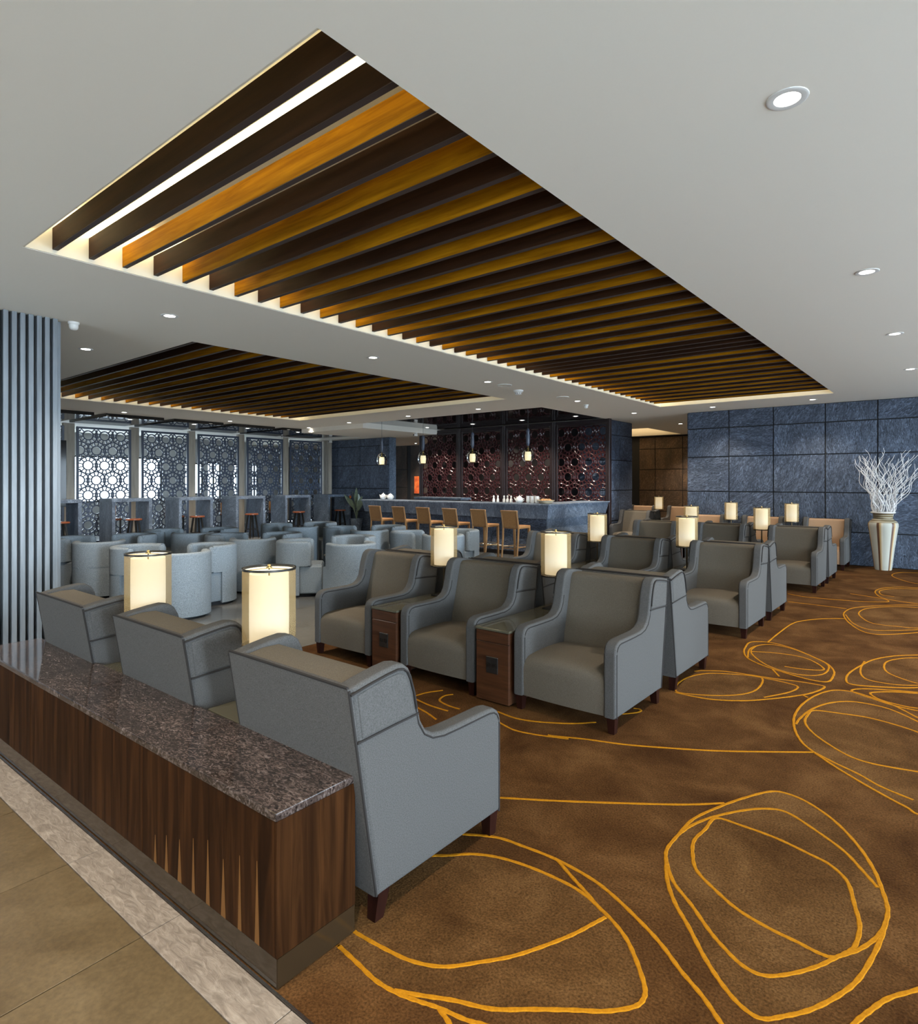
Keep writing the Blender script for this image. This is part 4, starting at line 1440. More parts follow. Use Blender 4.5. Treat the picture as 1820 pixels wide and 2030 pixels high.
pt = thing('platter', 'bread board beside the pale bowl on the bar', 'platter', (-7.04, 11.62, BT))
MB().cbox(-.12, .12, -.07, .07, 0, .02, .004).build('board', M['cane'], pt)
MB().rbox(-.09, .09, -.04, .04, .02, .085, .025, 3).build('loaf', M['bread'], pt)

# picture in the passage
ar = thing('picture', 'upright orange abstract picture on the brown passage wall', 'picture', (-16.20, 17.40, 1.15))
MB().cbox(-.24, .24, .0, .03, 0, .70, .003).build('frame', M['dark_metal'], ar)
MB().box(-.225, .225, -.004, .0, .015, .685).build('canvas', M['art'], ar)

# ------------------------------------------------------------------ vase with branches
vz = thing('tall_vase', 'tall cream and brown striped floor vase before the blue slate wall', 'vase', (-1.09, 13.62, 0), .1)
VR = [(.128, 0), (.134, .012), (.150, .15), (.172, .35), (.198, .55), (.222, .72), (.234, .80), (.232, .845), (.215, .878), (.160, .925), (.148, .935), (.148, .960), (.156, .968), (.150, .978),
      (.156, .990), (.150, 1.000), (.160, 1.022), (.190, 1.040), (.192, 1.050), (.180, 1.054), (.150, 1.040), (.140, 1.0), (.14, .9)]
vb = MB().lathe(VR, 48, caps=False).build('body', M['vase'], vz)
MB().lathe([(.186, 1.036), (.196, 1.044), (.194, 1.056), (.182, 1.060), (.168, 1.052)], 48, caps=False).build('rim', M['porcelain'], vz)
br = thing('dried_branches', 'spray of curly white dried branches standing in the tall vase', 'branches', (-1.09, 13.62, .60))
rnd = random.Random(5)
for k in range(60):
    a = rnd.uniform(0, 2 * PI)
    ca, sa = math.cos(a), math.sin(a)
    spread = rnd.uniform(.04, .64) ** 1.0
    top = rnd.uniform(1.28, 1.66) - spread * .18
    ph, ph2 = rnd.uniform(0, 6.3), rnd.uniform(0, 6.3)
    fq = rnd.uniform(13, 19)
    pts, rr = [], []
    nn = 26
    for i in range(nn):
        t = i / (nn - 1)
        z = t * top
        out_r = .03 + .075 * min(t / .28, 1) + spread * max(0, (t - .24)) ** 1.25 * 1.25
        wob = .040 * min(1, t * 1.6)
        x = ca * out_r + wob * math.sin(fq * z + ph)
        y = sa * out_r * .42 + .6 * wob * math.cos(fq * z * .9 + ph2)
        pts.append((x, y, z))
        rr.append(.0085 * (1 - .6 * t))
    MB().tube(pts, rr, 5).build('branch', M['branch'], br)

# plant behind the last high table
pl = thing('bird_of_paradise', 'bird of paradise plant with pale leaves between the high tables and the bar', 'plant', (-15.25, 13.42, 0))
MB().lathe([(.14, 0), (.19, .38), (.20, .42), (.18, .42), (.17, .36), (.0, .35)], 24, caps=False).build('pot', M['slate_bar'], pl)
for k, (dx, dy, h, tw) in enumerate(((-.55, -.1, 1.20, .3), (-.30, .05, 1.30, -.4), (.12, -.1, 1.42, .2), (.42, -.1, 1.16, .5), (.26, .05, 1.02, .8), (-.15, -.12, 1.05, .1), (-.02, .1, 1.22, 1.2))):
    pts = [Vector((dx * t * t * .9, dy * t, .34 + (h - .34) * t)) for t in [i / 8 for i in range(9)]]
    lf = MB()
    lf.tube(pts[:6], [.010 - .001 * i for i in range(6)], 5)
    lf.build('stem', M['leaf'], pl)
    v, f = [], []
    for i in range(4, 9):
        t = (i - 4) / 4
        w = .075 * math.sin(PI * (.08 + .88 * t)) + .004
        c = pts[i]
        sd_ = Vector((math.cos(tw), math.sin(tw), .25)).normalized()
        v += [c - sd_ * w, c + Vector((0, .012, -.01)), c + sd_ * w]
    for i in range(4):
        o = i * 3
        f += [(o, o + 1, o + 4, o + 3), (o + 1, o + 2, o + 5, o + 4)]
    MB().add(v, f, True).build('leaf', M['leaf'], pl)
fl = MB()
for a in (-.5, -.1, .35, .8):
    fl.add([(-.32, 0, 1.05), (-.32 + .02, .012, 1.08), (-.32 + .13 * math.sin(a), 0, 1.05 + .15 * math.cos(a)), (-.32 - .01, -.012, 1.08)], [(0, 1, 2, 3)])
fl.build('flower', M['petal'], pl)
MB().tube([(0, 0, .35), (-.12, 0, .75), (-.32, 0, 1.06)], [.01, .009, .007], 6).build('stem', M['leaf'], pl)

# ------------------------------------------------------------------ carpet with its looping gold lines
CX0, CX1, CY0, CY1 = -4.95, X_MAX - .02, 1.092, 13.95
cp = thing('carpet', 'brown fitted carpet with looping gold lines under the armchairs', 'carpet', (0, 0, 0))
ya, yb = 1.131 + .0157 * (CX0 + 1.66), 1.131 + .0157 * (CX1 + 1.66)
MB().add([(CX0, ya, -.020), (CX1, yb, -.020), (CX1, CY1, -.020), (CX0, CY1, -.020), (CX0, ya, 0), (CX1, yb, 0), (CX1, CY1, 0), (CX0, CY1, 0)],
         [(0, 3, 2, 1), (4, 5, 6, 7), (0, 1, 5, 4), (1, 2, 6, 5), (2, 3, 7, 6), (3, 0, 4, 7)]).build('pile', M['carpet'], cp)
CARPET_LINES = [
    [(-1.84, 2.52), (-1.80, 2.55), (-1.57, 2.70), (-1.30, 2.89), (-1.06, 3.07), (-0.91, 3.21)],
    [(-0.76, 3.48), (-0.84, 3.34), (-0.91, 3.18), (-0.98, 2.97), (-0.99, 2.79), (-0.99, 2.65), (-0.96, 2.56), (-0.91, 2.44), (-0.84, 2.33), (-0.76, 2.24), (-0.67, 2.13), (-0.59, 2.05), (-0.52, 2.00), (-0.46, 1.99), (-0.41, 2.04), (-0.35, 2.12), (-0.29, 2.24), (-0.25, 2.36), (-0.22, 2.55), (-0.21, 2.69), (-0.21, 2.80), (-0.24, 2.93), (-0.28, 3.06), (-0.35, 3.21), (-0.46, 3.37), (-0.59, 3.48), (-0.69, 3.51), (-0.76, 3.48)],
    [(-0.99, 2.79), (-0.97, 2.90), (-0.92, 3.03), (-0.83, 3.18), (-0.74, 3.28), (-0.65, 3.31), (-0.51, 3.22), (-0.39, 3.12), (-0.31, 3.01), (-0.25, 2.92)],
    [(-0.90, 3.04), (-0.91, 2.91), (-0.92, 2.79), (-0.89, 2.68), (-0.84, 2.58), (-0.74, 2.50), (-0.64, 2.44), (-0.53, 2.41), (-0.44, 2.40), (-0.37, 2.39), (-0.33, 2.40), (-0.30, 2.45), (-0.28, 2.51), (-0.28, 2.63), (-0.31, 2.75), (-0.35, 2.89), (-0.42, 2.97), (-0.50, 3.00), (-0.64, 3.04), (-0.79, 3.05), (-0.90, 3.04)],
    [(-0.97, 2.58), (-0.89, 2.45), (-0.79, 2.36), (-0.70, 2.27), (-0.64, 2.22), (-0.56, 2.17), (-0.49, 2.17), (-0.42, 2.24), (-0.36, 2.33), (-0.32, 2.41), (-0.27, 2.49), (-0.23, 2.59), (-0.21, 2.68)],
    [(-1.85, 2.12), (-1.76, 2.17), (-1.62, 2.25), (-1.49, 2.27), (-1.33, 2.28), (-1.16, 2.26), (-1.04, 2.22), (-0.90, 2.15), (-0.80, 2.09), (-0.71, 2.02), (-0.62, 1.96), (-0.55, 1.90), (-0.52, 1.88)],
    [(-1.83, 1.88), (-1.77, 1.95), (-1.70, 2.01), (-1.63, 2.08), (-1.54, 2.13), (-1.42, 2.16), (-1.28, 2.17), (-1.15, 2.16), (-1.02, 2.11), (-0.92, 2.05), (-0.85, 1.98), (-0.78, 1.89), (-0.76, 1.84), (-0.77, 1.79), (-0.83, 1.72), (-0.91, 1.66), (-1.00, 1.59), (-1.10, 1.51), (-1.21, 1.46), (-1.30, 1.41), (-1.38, 1.37)],
    [(-1.32, 2.28), (-1.22, 2.22), (-1.13, 2.17), (-1.03, 2.11)],
    [(-1.67, 1.46), (-1.65, 1.46), (-1.54, 1.47), (-1.42, 1.49), (-1.32, 1.54), (-1.24, 1.63), (-1.17, 1.72), (-1.11, 1.83), (-1.06, 1.94), (-1.03, 2.03), (-1.01, 2.09)],
    [(-1.66, 1.38), (-1.65, 1.38), (-1.55, 1.37), (-1.45, 1.36), (-1.36, 1.37), (-1.29, 1.39), (-1.23, 1.41), (-1.14, 1.43), (-1.09, 1.45), (-1.02, 1.47)],
    [(-1.23, 1.41), (-1.17, 1.39), (-1.14, 1.37)],
    [(-0.25, 2.09), (-0.24, 2.15), (-0.21, 2.23), (-0.17, 2.32), (-0.10, 2.42), (-0.04, 2.52)],
    [(-2.02, 3.37), (-1.98, 3.38), (-1.81, 3.46), (-1.59, 3.54), (-1.38, 3.65), (-1.13, 3.80), (-0.90, 3.97), (-0.67, 4.15)],
    [(-0.08, 5.04), (-0.22, 5.20), (-0.37, 5.38), (-0.55, 5.50), (-0.65, 5.53), (-0.76, 5.47), (-0.84, 5.26), (-0.88, 4.99), (-0.88, 4.74), (-0.85, 4.54), (-0.80, 4.37), (-0.74, 4.24), (-0.67, 4.15), (-0.55, 4.02), (-0.44, 3.92), (-0.37, 3.86), (-0.21, 3.74), (-0.10, 3.70), (0.36, 3.92), (0.69, 4.14), (0.81, 4.36), (0.69, 4.59), (0.37, 4.81), (-0.08, 5.04)],
    [(-0.84, 4.55), (-0.84, 4.68), (-0.81, 4.92), (-0.74, 5.13), (-0.64, 5.26), (-0.53, 5.30), (-0.38, 5.27), (-0.22, 5.12), (-0.08, 4.96)],
    [(-0.08, 4.79), (-0.21, 4.90), (-0.34, 4.96), (-0.49, 4.99), (-0.64, 4.96), (-0.79, 4.91), (-0.81, 4.80), (-0.80, 4.63), (-0.73, 4.47), (-0.62, 4.33), (-0.50, 4.22), (-0.38, 4.19), (-0.18, 4.23), (-0.07, 4.26), (0.23, 4.35), (0.45, 4.44), (0.53, 4.54), (0.45, 4.62), (0.23, 4.71), (-0.08, 4.79)],
    [(-0.67, 4.15), (-0.56, 4.07), (-0.43, 3.99), (-0.32, 3.90), (-0.18, 3.84)],
    [(-1.62, 6.61), (-1.61, 6.36), (-1.57, 6.16), (-1.49, 5.98), (-1.36, 5.85), (-1.23, 5.77), (-1.06, 5.69), (-0.91, 5.65), (-0.82, 5.69), (-0.81, 5.87), (-0.83, 6.05), (-0.91, 6.25), (-1.07, 6.44), (-1.27, 6.63), (-1.47, 6.71), (-1.62, 6.61)],
    [(-1.50, 6.01), (-1.56, 6.30), (-1.54, 6.50), (-1.43, 6.64), (-1.23, 6.58), (-1.03, 6.39), (-0.90, 6.22), (-0.87, 6.03), (-0.89, 5.87), (-0.97, 5.77), (-1.12, 5.75), (-1.30, 5.86), (-1.46, 6.08), (-1.54, 6.28), (-1.54, 6.50)],
    [(-1.53, 6.24), (-1.38, 6.32), (-1.18, 6.35), (-1.03, 6.27), (-0.90, 6.04), (-1.02, 5.94), (-1.18, 5.92)],
    [(-1.71, 4.75), (-1.74, 4.91), (-1.72, 5.12), (-1.63, 5.30), (-1.48, 5.40), (-1.34, 5.46), (-1.26, 5.46), (-1.22, 5.31), (-1.22, 5.09), (-1.28, 4.93), (-1.40, 4.80), (-1.55, 4.71), (-1.66, 4.68), (-1.71, 4.75)],
    [(-1.74, 5.28), (-1.69, 5.35), (-1.53, 5.45), (-1.35, 5.48), (-1.17, 5.50), (-1.01, 5.54), (-0.89, 5.55), (-0.82, 5.53), (-0.85, 5.37), (-0.92, 5.21), (-1.06, 5.00), (-1.22, 4.81), (-1.40, 4.69), (-1.55, 4.66), (-1.68, 4.66)],
    [(-1.34, 5.46), (-1.19, 5.46), (-1.06, 5.44), (-0.98, 5.39), (-1.01, 5.21), (-1.13, 4.97)],
    [(-1.49, 6.69), (-1.49, 7.16), (-1.47, 7.77), (-1.38, 8.06), (-1.23, 8.29), (-1.05, 8.44)],
    [(-1.24, 5.76), (-1.15, 5.58)],
    [(-0.92, 5.21), (-0.87, 5.17)],
    [(-0.11, 7.26), (-0.30, 7.09), (-0.47, 6.91), (-0.60, 6.66), (-0.67, 6.37), (-0.72, 6.04), (-0.71, 5.81), (-0.66, 5.73), (-0.52, 5.78), (-0.34, 5.89), (-0.25, 5.97), (-0.10, 6.13), (0.25, 6.32), (0.50, 6.52), (0.59, 6.71), (0.50, 6.89), (0.24, 7.08), (-0.11, 7.26)],
    [(-0.66, 6.54), (-0.66, 6.27), (-0.63, 6.05), (-0.56, 5.94), (-0.40, 5.94), (-0.26, 6.03), (-0.10, 6.19)],
    [(-0.11, 7.10), (-0.30, 6.97), (-0.41, 6.86), (-0.50, 6.67), (-0.51, 6.46), (-0.47, 6.28), (-0.37, 6.16), (-0.26, 6.09), (-0.16, 6.11), (0.07, 6.26), (0.25, 6.42), (0.31, 6.58), (0.26, 6.75), (0.10, 6.92), (-0.11, 7.10)],
    [(-0.09, 5.90), (-0.25, 5.83), (-0.39, 5.77), (-0.56, 5.68), (-0.64, 5.59), (-0.62, 5.52), (-0.49, 5.44), (-0.37, 5.38), (-0.23, 5.36), (-0.08, 5.35), (0.16, 5.44), (0.35, 5.54), (0.41, 5.63), (0.34, 5.72), (0.16, 5.81), (-0.09, 5.90)],
    [(-0.09, 5.90), (-0.25, 5.80), (-0.39, 5.73), (-0.51, 5.62), (-0.52, 5.55), (-0.44, 5.45), (-0.30, 5.41), (-0.23, 5.42), (-0.09, 5.44), (0.06, 5.52), (0.17, 5.60), (0.21, 5.67), (0.17, 5.75), (0.06, 5.82), (-0.09, 5.90)],
    [(-0.16, 10.14), (-0.42, 9.97), (-0.66, 9.78), (-0.90, 9.49), (-1.06, 9.19), (-1.10, 8.82), (-1.04, 8.44), (-0.91, 8.04), (-0.77, 7.80), (-0.62, 7.82), (-0.35, 8.15), (-0.14, 8.55), (0.31, 8.82), (0.64, 9.09), (0.75, 9.36), (0.63, 9.62), (0.29, 9.88), (-0.16, 10.14)],
    [(-0.16, 9.90), (-0.41, 9.77), (-0.66, 9.65), (-0.90, 9.32), (-0.96, 8.94), (-0.88, 8.58), (-0.75, 8.35), (-0.53, 8.35), (-0.36, 8.39), (-0.14, 8.61), (0.16, 8.83), (0.38, 9.05), (0.45, 9.26), (0.37, 9.48), (0.15, 9.69), (-0.16, 9.90)],
    [(-1.07, 8.70), (-0.93, 8.21), (-0.72, 7.98), (-0.35, 8.31), (-0.14, 8.61)],
    [(-0.30, 11.66), (-0.49, 11.61), (-0.73, 11.49), (-0.91, 11.21), (-0.96, 10.79), (-0.84, 10.30), (-0.64, 10.14), (-0.43, 10.09), (-0.26, 10.14), (0.13, 10.40), (0.42, 10.66), (0.52, 10.92), (0.40, 11.17), (0.10, 11.41), (-0.30, 11.66)],
    [(-0.49, 11.46), (-0.77, 11.28), (-0.91, 10.94), (-0.86, 10.57), (-0.71, 10.49)],
    [(-1.91, 9.81), (-1.69, 9.70), (-1.44, 9.71), (-1.21, 9.75), (-0.97, 9.82), (-0.75, 10.00), (-0.80, 10.19), (-0.97, 10.28), (-1.22, 10.38)],
    [(-1.78, 9.16), (-1.47, 9.15), (-1.11, 9.12)],
    [(-0.35, 13.65), (-0.57, 13.53), (-0.80, 13.41), (-0.91, 12.96), (-0.79, 12.48), (-0.51, 12.07), (-0.19, 12.30), (0.06, 12.55), (0.16, 12.80), (0.11, 13.07), (-0.08, 13.36), (-0.35, 13.65)],
    [(-1.84, 3.96), (-1.75, 4.07), (-1.73, 4.13), (-1.75, 4.16), (-1.79, 4.15)],
    [(-3.16, 3.36), (-3.14, 3.47), (-3.08, 3.58)],
    [(-2.96, 3.56), (-2.99, 3.51), (-2.98, 3.44), (-2.94, 3.39), (-2.83, 3.36), (-2.73, 3.36)],
    [(-3.11, 3.31), (-2.94, 3.28), (-2.77, 3.28)],
    [(-3.01, 3.20), (-2.86, 3.16), (-2.73, 3.11)],
    [(-2.50, 3.49), (-2.34, 3.47), (-2.21, 3.50), (-2.08, 3.57), (-1.98, 3.64), (-1.88, 3.75)],
    [(-2.40, 3.35), (-2.24, 3.30), (-2.10, 3.32), (-1.96, 3.37), (-1.89, 3.40)],
    [(0.33, 2.07), (0.43, 1.94), (0.55, 1.82), (0.72, 1.68), (0.88, 1.60), (1.02, 1.56), (1.11, 1.54), (1.24, 1.55), (1.36, 1.58), (1.48, 1.62), (1.61, 1.67), (1.72, 1.71), (1.79, 1.76), (1.82, 1.81), (1.80, 1.87), (1.74, 1.95), (1.65, 2.06), (1.55, 2.14), (1.38, 2.24), (1.26, 2.30), (1.16, 2.33), (1.03, 2.36), (0.89, 2.37), (0.72, 2.35), (0.54, 2.30), (0.39, 2.22), (0.32, 2.14), (0.33, 2.07)],
    [(0.89, 1.60), (0.79, 1.66), (0.69, 1.76), (0.58, 1.89), (0.52, 2.02), (0.52, 2.11), (0.66, 2.21), (0.80, 2.28), (0.93, 2.32), (1.03, 2.34)],
    [(0.68, 1.78), (0.80, 1.72), (0.91, 1.67), (1.02, 1.65), (1.13, 1.67), (1.24, 1.73), (1.34, 1.80), (1.41, 1.89), (1.45, 1.97), (1.48, 2.04), (1.48, 2.08), (1.45, 2.13), (1.40, 2.16), (1.29, 2.20), (1.17, 2.23), (1.02, 2.24), (0.92, 2.20), (0.86, 2.14), (0.77, 2.02), (0.72, 1.89), (0.68, 1.78)],
    [(1.08, 1.55), (1.24, 1.58), (1.36, 1.64), (1.47, 1.69), (1.55, 1.73), (1.61, 1.78), (1.64, 1.84), (1.60, 1.93), (1.54, 2.02), (1.48, 2.09), (1.42, 2.16), (1.35, 2.23), (1.27, 2.29)],
    [(1.20, 2.50), (1.37, 2.53), (1.56, 2.59), (1.77, 2.70), (1.93, 2.81), (2.04, 2.92), (2.10, 3.01), (2.16, 3.14), (2.20, 3.27), (2.21, 3.41), (2.23, 3.56), (2.24, 3.68), (2.23, 3.78), (2.20, 3.84), (2.13, 3.84), (2.01, 3.83), (1.87, 3.79), (1.74, 3.74), (1.56, 3.62), (1.44, 3.53), (1.35, 3.45), (1.27, 3.33), (1.19, 3.20), (1.12, 3.03), (1.07, 2.82), (1.08, 2.64), (1.12, 2.53), (1.20, 2.50)],
    [(1.94, 2.82), (1.83, 2.75), (1.68, 2.70), (1.50, 2.66), (1.34, 2.66), (1.26, 2.71), (1.23, 2.89), (1.22, 3.07), (1.25, 3.22), (1.28, 3.33)],
    [(1.66, 2.71), (1.77, 2.79), (1.88, 2.88), (1.95, 2.98), (1.99, 3.09), (1.99, 3.23), (1.96, 3.36), (1.91, 3.47), (1.85, 3.55), (1.80, 3.61), (1.77, 3.64), (1.70, 3.63), (1.64, 3.61), (1.55, 3.51), (1.47, 3.41), (1.38, 3.27), (1.37, 3.15), (1.40, 3.06), (1.47, 2.91), (1.57, 2.79), (1.66, 2.71)],
    [(2.09, 2.98), (2.13, 3.15), (2.14, 3.30), (2.14, 3.44), (2.14, 3.53), (2.12, 3.62), (2.07, 3.67), (1.96, 3.68), (1.85, 3.67), (1.76, 3.65), (1.65, 3.62), (1.54, 3.59), (1.45, 3.54)],
    [(2.31, 2.98), (2.27, 2.82), (2.25, 2.65), (2.26, 2.43), (2.29, 2.25), (2.34, 2.12), (2.39, 2.04), (2.48, 1.94), (2.57, 1.86), (2.68, 1.80), (2.80, 1.72), (2.90, 1.67), (2.98, 1.64), (3.04, 1.65), (3.07, 1.71), (3.10, 1.80), (3.13, 1.93), (3.13, 2.07), (3.10, 2.26), (3.07, 2.39), (3.03, 2.49), (2.97, 2.61), (2.90, 2.72), (2.78, 2.85), (2.63, 2.96), (2.47, 3.03), (2.36, 3.03), (2.31, 2.98)],
    [(2.29, 2.25), (2.28, 2.37), (2.29, 2.50), (2.33, 2.67), (2.39, 2.80), (2.46, 2.85), (2.63, 2.81), (2.77, 2.74), (2.88, 2.66), (2.97, 2.60)],
    [(2.31, 2.52), (2.33, 2.39), (2.37, 2.27), (2.42, 2.17), (2.50, 2.10), (2.61, 2.05), (2.73, 2.02), (2.85, 2.02), (2.94, 2.04), (3.00, 2.06), (3.04, 2.08), (3.06, 2.13), (3.06, 2.19), (3.02, 2.31), (2.96, 2.42), (2.88, 2.54), (2.78, 2.60), (2.70, 2.60), (2.55, 2.60), (2.41, 2.56), (2.31, 2.52)],
    [(2.37, 2.06), (2.49, 1.96), (2.62, 1.90), (2.73, 1.84), (2.80, 1.81), (2.89, 1.79), (2.95, 1.81), (3.00, 1.90), (3.03, 2.00), (3.05, 2.08), (3.07, 2.18), (3.08, 2.28), (3.07, 2.38)],
    [(2.28, 3.96), (2.42, 4.10), (2.54, 4.27), (2.68, 4.49), (2.75, 4.69), (2.78, 4.86), (2.78, 4.97), (2.75, 5.13), (2.71, 5.27), (2.64, 5.40), (2.56, 5.55), (2.49, 5.67), (2.42, 5.75), (2.35, 5.78), (2.29, 5.74), (2.20, 5.66), (2.09, 5.54), (2.01, 5.41), (1.92, 5.19), (1.86, 5.04), (1.84, 4.91), (1.83, 4.75), (1.84, 4.59), (1.88, 4.39), (1.97, 4.17), (2.09, 4.01), (2.19, 3.94), (2.28, 3.96)],
    [(2.75, 4.70), (2.69, 4.57), (2.59, 4.44), (2.45, 4.29), (2.31, 4.19), (2.20, 4.19), (2.06, 4.33), (1.95, 4.49), (1.89, 4.64), (1.84, 4.76)],
    [(2.56, 4.43), (2.62, 4.58), (2.66, 4.72), (2.67, 4.86), (2.63, 4.98), (2.54, 5.10), (2.44, 5.20), (2.32, 5.27), (2.22, 5.31), (2.14, 5.33), (2.09, 5.34), (2.04, 5.29), (2.00, 5.23), (1.97, 5.09), (1.96, 4.94), (1.97, 4.76), (2.03, 4.65), (2.11, 4.59), (2.27, 4.50), (2.43, 4.45), (2.56, 4.43)],
    [(2.78, 4.94), (2.72, 5.12), (2.63, 5.26), (2.56, 5.39), (2.50, 5.47), (2.42, 5.54), (2.34, 5.56), (2.24, 5.50), (2.14, 5.42), (2.08, 5.34), (2.00, 5.25), (1.92, 5.15), (1.87, 5.05)],
    [(2.84, 4.04), (2.90, 3.91), (2.99, 3.78), (3.12, 3.63), (3.24, 3.53), (3.36, 3.47), (3.44, 3.44), (3.56, 3.42), (3.66, 3.42), (3.78, 3.44), (3.90, 3.46), (4.00, 3.48), (4.07, 3.51), (4.11, 3.55), (4.10, 3.61), (4.06, 3.69), (4.01, 3.79), (3.93, 3.89), (3.80, 4.00), (3.70, 4.08), (3.62, 4.13), (3.51, 4.17), (3.39, 4.21), (3.24, 4.22), (3.07, 4.21), (2.92, 4.17), (2.84, 4.11), (2.84, 4.04)],
    [(3.25, 3.53), (3.17, 3.60), (3.10, 3.71), (3.03, 3.84), (3.00, 3.96), (3.02, 4.04), (3.15, 4.11), (3.29, 4.15), (3.41, 4.16), (3.51, 4.16)],
    [(3.10, 3.73), (3.19, 3.65), (3.29, 3.59), (3.38, 3.55), (3.47, 3.54), (3.58, 3.58), (3.68, 3.63), (3.76, 3.70), (3.81, 3.76), (3.85, 3.81), (3.86, 3.84), (3.84, 3.89), (3.81, 3.93), (3.71, 3.99), (3.61, 4.03), (3.48, 4.07), (3.39, 4.05), (3.32, 4.01), (3.22, 3.92), (3.15, 3.81), (3.10, 3.73)],
    [(3.41, 3.45), (3.55, 3.45), (3.67, 3.48), (3.78, 3.50), (3.85, 3.52), (3.92, 3.56), (3.96, 3.61), (3.94, 3.70), (3.90, 3.79), (3.86, 3.85), (3.82, 3.93), (3.77, 4.01), (3.71, 4.07)],
    [(2.59, 7.01), (2.57, 6.81), (2.59, 6.60), (2.65, 6.35), (2.73, 6.15), (2.82, 6.00), (2.89, 5.92), (3.03, 5.82), (3.15, 5.75), (3.29, 5.70), (3.45, 5.64), (3.58, 5.60), (3.68, 5.59), (3.76, 5.61), (3.78, 5.69), (3.79, 5.81), (3.79, 5.97), (3.76, 6.13), (3.68, 6.34), (3.61, 6.50), (3.55, 6.61), (3.45, 6.73), (3.33, 6.85), (3.16, 6.96), (2.96, 7.06), (2.75, 7.10), (2.63, 7.08), (2.59, 7.01)],
    [(2.73, 6.14), (2.69, 6.28), (2.67, 6.44), (2.67, 6.65), (2.72, 6.81), (2.79, 6.89), (2.99, 6.88), (3.18, 6.84), (3.33, 6.77), (3.44, 6.71)],
    [(2.69, 6.47), (2.75, 6.32), (2.81, 6.19), (2.90, 6.09), (3.01, 6.02), (3.16, 5.99), (3.30, 5.98), (3.44, 6.01), (3.54, 6.05), (3.61, 6.09), (3.65, 6.12), (3.66, 6.19), (3.64, 6.26), (3.57, 6.38), (3.48, 6.50), (3.35, 6.62), (3.23, 6.67), (3.13, 6.66), (2.95, 6.62), (2.80, 6.54), (2.69, 6.47)],
    [(2.87, 5.94), (3.04, 5.85), (3.20, 5.81), (3.34, 5.77), (3.44, 5.75), (3.54, 5.75), (3.61, 5.79), (3.65, 5.90), (3.66, 6.03), (3.66, 6.13), (3.66, 6.25), (3.65, 6.37), (3.62, 6.48)],
    [(1.23, 6.83), (1.39, 6.77), (1.58, 6.74), (1.82, 6.72), (2.02, 6.75), (2.17, 6.79), (2.26, 6.84), (2.38, 6.93), (2.47, 7.02), (2.55, 7.13), (2.64, 7.26), (2.71, 7.36), (2.74, 7.45), (2.74, 7.52), (2.68, 7.56), (2.58, 7.60), (2.44, 7.64), (2.29, 7.65), (2.08, 7.63), (1.93, 7.61), (1.81, 7.58), (1.68, 7.52), (1.55, 7.45), (1.41, 7.33), (1.27, 7.17), (1.18, 7.00), (1.17, 6.89), (1.23, 6.83)],
    [(2.02, 6.75), (1.90, 6.75), (1.74, 6.77), (1.56, 6.82), (1.43, 6.90), (1.38, 6.98), (1.44, 7.16), (1.52, 7.31), (1.61, 7.43), (1.69, 7.51)],
    [(1.73, 6.79), (1.87, 6.81), (2.00, 6.83), (2.12, 6.88), (2.20, 6.96), (2.27, 7.09), (2.31, 7.21), (2.31, 7.34), (2.30, 7.44), (2.29, 7.52), (2.27, 7.55), (2.21, 7.58), (2.14, 7.58), (2.02, 7.55), (1.89, 7.49), (1.75, 7.41), (1.68, 7.32), (1.67, 7.22), (1.66, 7.06), (1.69, 6.91), (1.73, 6.79)],
    [(2.23, 6.82), (2.35, 6.95), (2.43, 7.08), (2.50, 7.19), (2.55, 7.27), (2.57, 7.37), (2.55, 7.44), (2.46, 7.50), (2.36, 7.54), (2.26, 7.56), (2.16, 7.59), (2.05, 7.61), (1.94, 7.62)],
    [(3.05, 7.82), (3.21, 7.88), (3.38, 7.98), (3.57, 8.12), (3.70, 8.27), (3.79, 8.40), (3.83, 8.49), (3.86, 8.64), (3.87, 8.77), (3.86, 8.90), (3.85, 9.06), (3.84, 9.18), (3.80, 9.27), (3.76, 9.33), (3.69, 9.31), (3.58, 9.28), (3.45, 9.22), (3.33, 9.13), (3.18, 8.98), (3.08, 8.87), (3.01, 8.77), (2.95, 8.64), (2.90, 8.50), (2.86, 8.32), (2.86, 8.11), (2.90, 7.92), (2.97, 7.83), (3.05, 7.82)],
    [(3.71, 8.27), (3.61, 8.19), (3.48, 8.11), (3.31, 8.03), (3.16, 8.00), (3.06, 8.03), (3.00, 8.21), (2.96, 8.37), (2.96, 8.53), (2.96, 8.64)],
    [(3.46, 8.11), (3.55, 8.21), (3.64, 8.32), (3.69, 8.43), (3.71, 8.55), (3.68, 8.68), (3.63, 8.81), (3.55, 8.91), (3.48, 8.98), (3.42, 9.03), (3.38, 9.04), (3.32, 9.02), (3.26, 8.99), (3.19, 8.88), (3.13, 8.76), (3.07, 8.60), (3.08, 8.48), (3.13, 8.40), (3.23, 8.27), (3.35, 8.17), (3.46, 8.11)],
    [(3.82, 8.46), (3.83, 8.63), (3.81, 8.79), (3.79, 8.92), (3.77, 9.01), (3.73, 9.10), (3.67, 9.14), (3.56, 9.12), (3.45, 9.09), (3.37, 9.05), (3.27, 9.00), (3.17, 8.95), (3.09, 8.88)],
    [(1.26, 10.41), (1.32, 10.23), (1.42, 10.04), (1.57, 9.83), (1.73, 9.68), (1.87, 9.58), (1.97, 9.53), (2.12, 9.49), (2.27, 9.48), (2.42, 9.49), (2.59, 9.49), (2.72, 9.51), (2.82, 9.54), (2.88, 9.58), (2.87, 9.66), (2.83, 9.78), (2.77, 9.93), (2.68, 10.06), (2.52, 10.23), (2.41, 10.34), (2.30, 10.42), (2.16, 10.49), (2.01, 10.55), (1.81, 10.60), (1.58, 10.61), (1.38, 10.56), (1.27, 10.50), (1.26, 10.41)],
